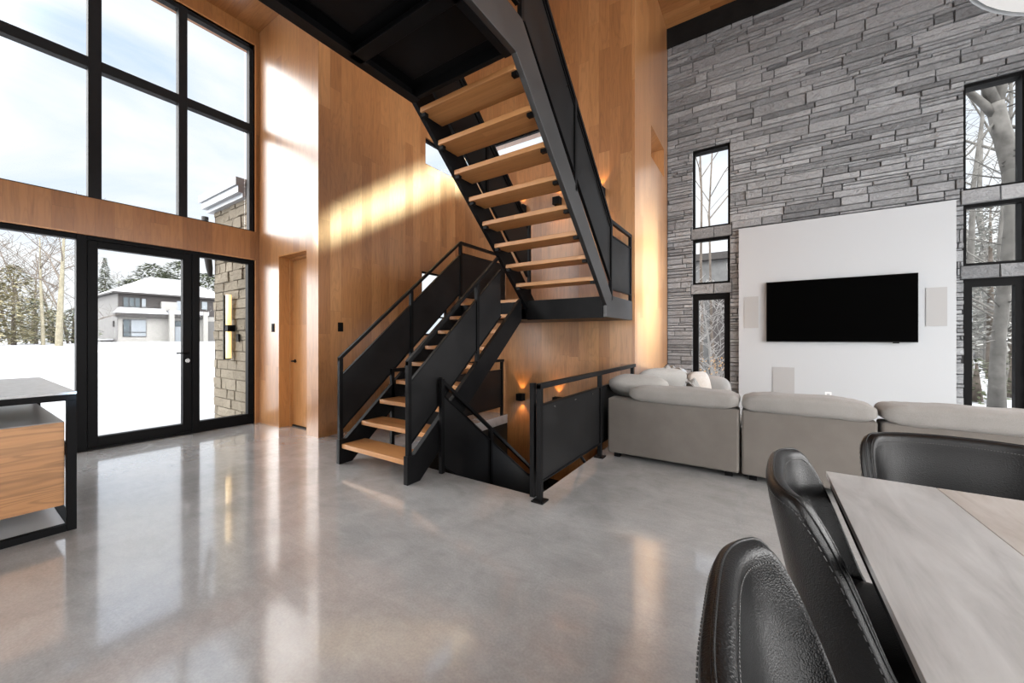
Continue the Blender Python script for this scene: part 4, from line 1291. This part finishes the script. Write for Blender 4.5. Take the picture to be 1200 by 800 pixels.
# big crooked trunk in the right windows
pts = [(3.91, 11.68, -0.4), (3.92, 11.69, 0.4), (3.94, 11.7, 1.18), (4.06, 11.78, 2.38), (4.19, 11.87, 3.6), (4.17, 11.85, 4.6), (4.03, 11.76, 5.25), (3.88, 11.66, 5.95)]
t = thing('forked_tree', 'thick forked grey tree trunk running through the right stone wall windows', 'tree', pts[0])
m = MB().tube([Vector(p) for p in pts], [0.14, 0.115, 0.10, 0.10, 0.115, 0.14, 0.135, 0.125], 12)
m.build('trunk', 'bark_grey', t, smooth=True)
m = MB()
m.tube([(3.88, 11.66, 5.9), (3.72, 11.56, 6.4), (3.66, 11.5, 7.2), (3.5, 11.5, 8.2)], [0.11, 0.085, 0.07, 0.05], 8)
m.tube([(3.9, 11.67, 5.9), (4.05, 11.75, 6.5), (4.25, 11.8, 7.3)], [0.10, 0.075, 0.06], 8)
m.tube([(3.97, 11.71, 5.6), (3.72, 11.6, 5.95), (3.45, 11.45, 6.25), (3.1, 11.3, 6.3)], [0.09, 0.07, 0.055, 0.03], 7)
m.tube([(4.0, 11.74, 5.5), (4.3, 11.85, 5.42), (4.6, 11.9, 5.55)], [0.04, 0.03, 0.02], 6)
m.tube([(4.1, 11.8, 5.0), (4.3, 11.8, 5.12), (4.5, 11.8, 5.1)], [0.03, 0.02, 0.012], 6)
m.tube([(3.9, 11.68, 5.6), (3.5, 11.5, 5.0), (3.2, 11.4, 4.7)], [0.025, 0.018, 0.012], 5)
m.tube([(4.2, 11.87, 4.6), (4.35, 11.9, 4.75), (4.4, 11.9, 4.9)], [0.05, 0.035, 0.012], 6)
rng = random.Random(3)
for k in range(26):
    z = rng.uniform(1.0, 6.5); a = rng.uniform(0, 2 * pi)
    p = Vector((4.0, 11.75, z)); d = Vector((cos(a), sin(a), rng.uniform(-0.2, 0.6)))
    q = p + d * rng.uniform(0.6, 1.6)
    m.tube([p, p.lerp(q, 0.5) + Vector((0, 0, rng.uniform(-.1, .15))), q], [0.015, 0.010, 0.005], 4)
m.build('branches', 'bark_grey', t, smooth=True)
for i, (q, y, h, r_) in enumerate(((0.305, 17, 10, .10), (0.325, 22, 11, .13), (0.347, 16, 10, .09), (0.36, 20, 11, .14), (0.315, 27, 12, .15), (0.375, 15, 9, .09))):
    bare_tree(by_ratio(q, y), h, r_, 80 + i, 'bare_tree', ['slim bare tree left of the forked trunk, near the window frame', 'bare tree far back, left of the forked trunk', 'slim bare tree just right of the forked trunk', 'bare tree farther back right of the forked trunk', 'bare tree deepest in the woods left of the forked trunk', 'bare tree at the right edge of the right stone wall windows'][i], 'bark_grey', 3, 0.15, 0.75, density=0.9, minr=0.007)
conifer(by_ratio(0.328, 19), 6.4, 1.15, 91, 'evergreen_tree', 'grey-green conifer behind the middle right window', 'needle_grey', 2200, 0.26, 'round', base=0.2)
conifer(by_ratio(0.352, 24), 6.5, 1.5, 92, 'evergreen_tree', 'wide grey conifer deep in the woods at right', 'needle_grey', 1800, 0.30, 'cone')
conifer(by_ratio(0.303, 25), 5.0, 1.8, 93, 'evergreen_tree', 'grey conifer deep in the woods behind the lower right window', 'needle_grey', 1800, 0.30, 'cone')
conifer(by_ratio(0.312, 13.5), 1.1, 0.35, 94, 'shrub', 'small dark shrub in the snow at the left of the lower right window', 'needle', 300, 0.18, 'bush', cat='shrub')
conifer(by_ratio(0.352, 14.5), 1.2, 0.4, 95, 'shrub', 'small dark shrub in the snow right of the forked trunk', 'needle', 300, 0.18, 'bush', cat='shrub')
for i, (q, y, h) in enumerate(((0.30, 30, 6.0), (0.32, 33, 6.5), (0.34, 31, 6.0), (0.36, 34, 7.0), (0.31, 37, 7.0), (0.35, 38, 7.5))):
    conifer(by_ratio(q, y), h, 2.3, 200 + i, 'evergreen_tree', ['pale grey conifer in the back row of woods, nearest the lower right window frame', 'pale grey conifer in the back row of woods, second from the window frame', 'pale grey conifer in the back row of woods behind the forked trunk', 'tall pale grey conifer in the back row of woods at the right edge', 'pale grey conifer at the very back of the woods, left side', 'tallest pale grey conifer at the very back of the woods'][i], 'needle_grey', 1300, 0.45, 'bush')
# left stone windows
bare_tree(by_ratio(-0.125, 11.5), 9.5, 0.05, 96, 'bare_tree', 'thin leaning bare tree in the upper left stone wall window', 'bark', 3, 0.2, 0.6, density=0.55, lean=(0.05, 0), minr=0.006)
bare_tree(by_ratio(-0.085, 12.0), 9.0, 0.045, 97, 'bare_tree', 'thin bare tree at the right of the upper left stone wall window', 'bark', 2, 0.4, 0.65, density=0.6, lean=(-0.04, 0), minr=0.006)
bare_tree(by_ratio(-0.095, 10.5), 2.7, 0.04, 98, 'snowy_bush', 'snow-covered bare bush in the lower left stone wall window', 'twig_snow', 3, 0.0, 0.85, density=1.3, minr=0.006, cat='bush')
bare_tree(by_ratio(-0.125, 10.2), 2.0, 0.03, 99, 'snowy_bush', 'smaller snowy bush close to the glass at the left stone wall window', 'twig_snow', 3, 0.0, 0.85, density=1.2, minr=0.005, cat='bush')
m = MB()
rng = random.Random(17)
bl = Vector((-0.68, 8.15, -0.3))
for k in range(40):
    a = rng.uniform(0, 2 * pi); e = bl + Vector((cos(a) * rng.uniform(.05, .35), sin(a) * rng.uniform(.05, .25), rng.uniform(0.75, 1.12)))
    m.tube([bl + Vector((cos(a) * .03, sin(a) * .03, 0)), bl.lerp(e, 0.6) + Vector((0, 0, 0.1)), e], [0.006, 0.005, 0.003], 4)
t = thing('dry_grass', 'clump of dry pale ornamental grass outside the left glass door', 'grass', tuple(bl))
m.build('stems', 'twig_snow', t)
m = MB()
for k in range(60):
    a = rng.uniform(0, 2 * pi); e = bl + Vector((cos(a) * rng.uniform(.05, .36), sin(a) * rng.uniform(.05, .26), rng.uniform(0.85, 1.18)))
    d = Vector((rng.uniform(-1, 1), rng.uniform(-1, 1), rng.uniform(0, 1))).normalized() * 0.05
    w = d.cross(Vector((0, 1, 0.2))).normalized() * 0.012
    m.add([e, e + d * .5 + w, e + d, e + d * .5 - w], [(0, 1, 2, 3)])
m.build('leaves', 'dry_leaf', t)

# ------------------------------------------------------------------ world, lights, camera
w = bpy.data.worlds.new('World'); scene.world = w; w.use_nodes = True
nt = w.node_tree
bg = nt.nodes['Background']
tc = N(nt, 'ShaderNodeTexCoord')
vv = vscale(nt, tc.outputs['Generated'], (1.0, 1.0, 2.4))
c1_ = noise_tex(nt, vv, 1.9, 6, 0.55, 0.5)
sky = ramp(nt, c1_, [(0.30, (0.52, 0.70, 0.98)), (0.44, (0.80, 0.88, 1.0)), (0.56, (0.97, 0.985, 1.0))])
dt = N(nt, 'ShaderNodeVectorMath', operation='DOT_PRODUCT')
L(nt, tc.outputs['Generated'], dt.inputs[0]); dt.inputs[1].default_value = (0.55, -0.835, 0.0)
glow = N(nt, 'ShaderNodeMapRange', interpolation_type='SMOOTHSTEP')
L(nt, dt.outputs['Value'], glow.inputs[0])
glow.inputs[1].default_value = -0.58; glow.inputs[2].default_value = -0.28; glow.inputs[3].default_value = 1.12; glow.inputs[4].default_value = 7.6
gf = mth(nt, 'MULTIPLY_ADD', glow.outputs[0], 0.15, -0.168)
L(nt, mixc(nt, gf, sky, (1.0, 0.985, 0.97)), bg.inputs['Color'])
L(nt, glow.outputs[0], bg.inputs['Strength'])

def area(name, loc, target, sx, sy, energy, col=(1, 1, 1), spread=180):
    ld = bpy.data.lights.new(name, 'AREA'); ld.shape = 'RECTANGLE'; ld.size = sx; ld.size_y = sy; ld.energy = energy; ld.color = col; ld.spread = radians(spread)
    o = bpy.data.objects.new(name, ld); COL.objects.link(o); o.location = loc
    o.rotation_euler = (Vector(target) - Vector(loc)).to_track_quat('-Z', 'Y').to_euler()
    return o
# unseen rear and right walls, their window openings sized to control the daylight
wq = MB()
walls_y(wq, -4.2, -4.0, -6.5, 5.6, 0, ZC, [(-5.5, -3.6, 0.1, 2.5), (2.6, 5.0, 0.1, 2.5), (-5.5, -3.6, 3.2, 6.0), (2.6, 5.0, 3.2, 6.0)])
struct(wq.build('wall_rear', 'white_paint'))
wq = MB()
walls_x(wq, 5.6, 5.8, -4.2, YST + 0.3, 0, ZC, [(-3.4, 0.6, 0.1, 2.5), (1.2, 6.6, 0.1, 2.5), (-3.4, 0.6, 3.2, 6.0), (1.2, 6.6, 3.2, 6.0)])
struct(wq.build('wall_right', 'white_paint'))
area('fill_stair_wall_band', (-2.9, -0.3, 0.12), (-4.67, 4.2, 3.62), 1.0, 0.1, 50, (0.42, 0.70, 1.0), 7)  # added fill without a fixture, throws the slanted bright band on the stair wall
area('fill_living_wall', (5.45, 4.3, 1.8), (-1.44, 6.0, 2.1), 0.8, 1.8, 85, (0.60, 0.80, 1.0), 17)  # added narrow-beam fill that whitens the living room left wall
area('fill_right_side', (5.45, 3.6, 1.7), (-1.44, 6.0, 2.0), 2.2, 2.6, 75, (1, 0.99, 0.98), 100)  # added fill lamp inside the right wall, brightens the living room side

cam = bpy.data.cameras.new('camera')
cam.sensor_width = 36.0
cam.lens = 445.0 / 1200 * 36.0
cam.shift_y = -5.0 / 1200
cam.clip_start = 0.02
cam.clip_end = 500
co = bpy.data.objects.new('camera', cam)
COL.objects.link(co)
co.location = (0, 0, 1.27)
co.rotation_euler = (radians(90), 0, radians(33.4))
scene.camera = co

scene.view_settings.view_transform = 'Standard'
scene.view_settings.look = 'None'
scene.view_settings.exposure = 0.0
scene.cycles.use_denoising = True
scene.cycles.max_bounces = 10
scene.cycles.transparent_max_bounces = 16
scene.cycles.sample_clamp_indirect = 6

for o in list(bpy.data.objects):
    if '_o' in o: del o['_o']
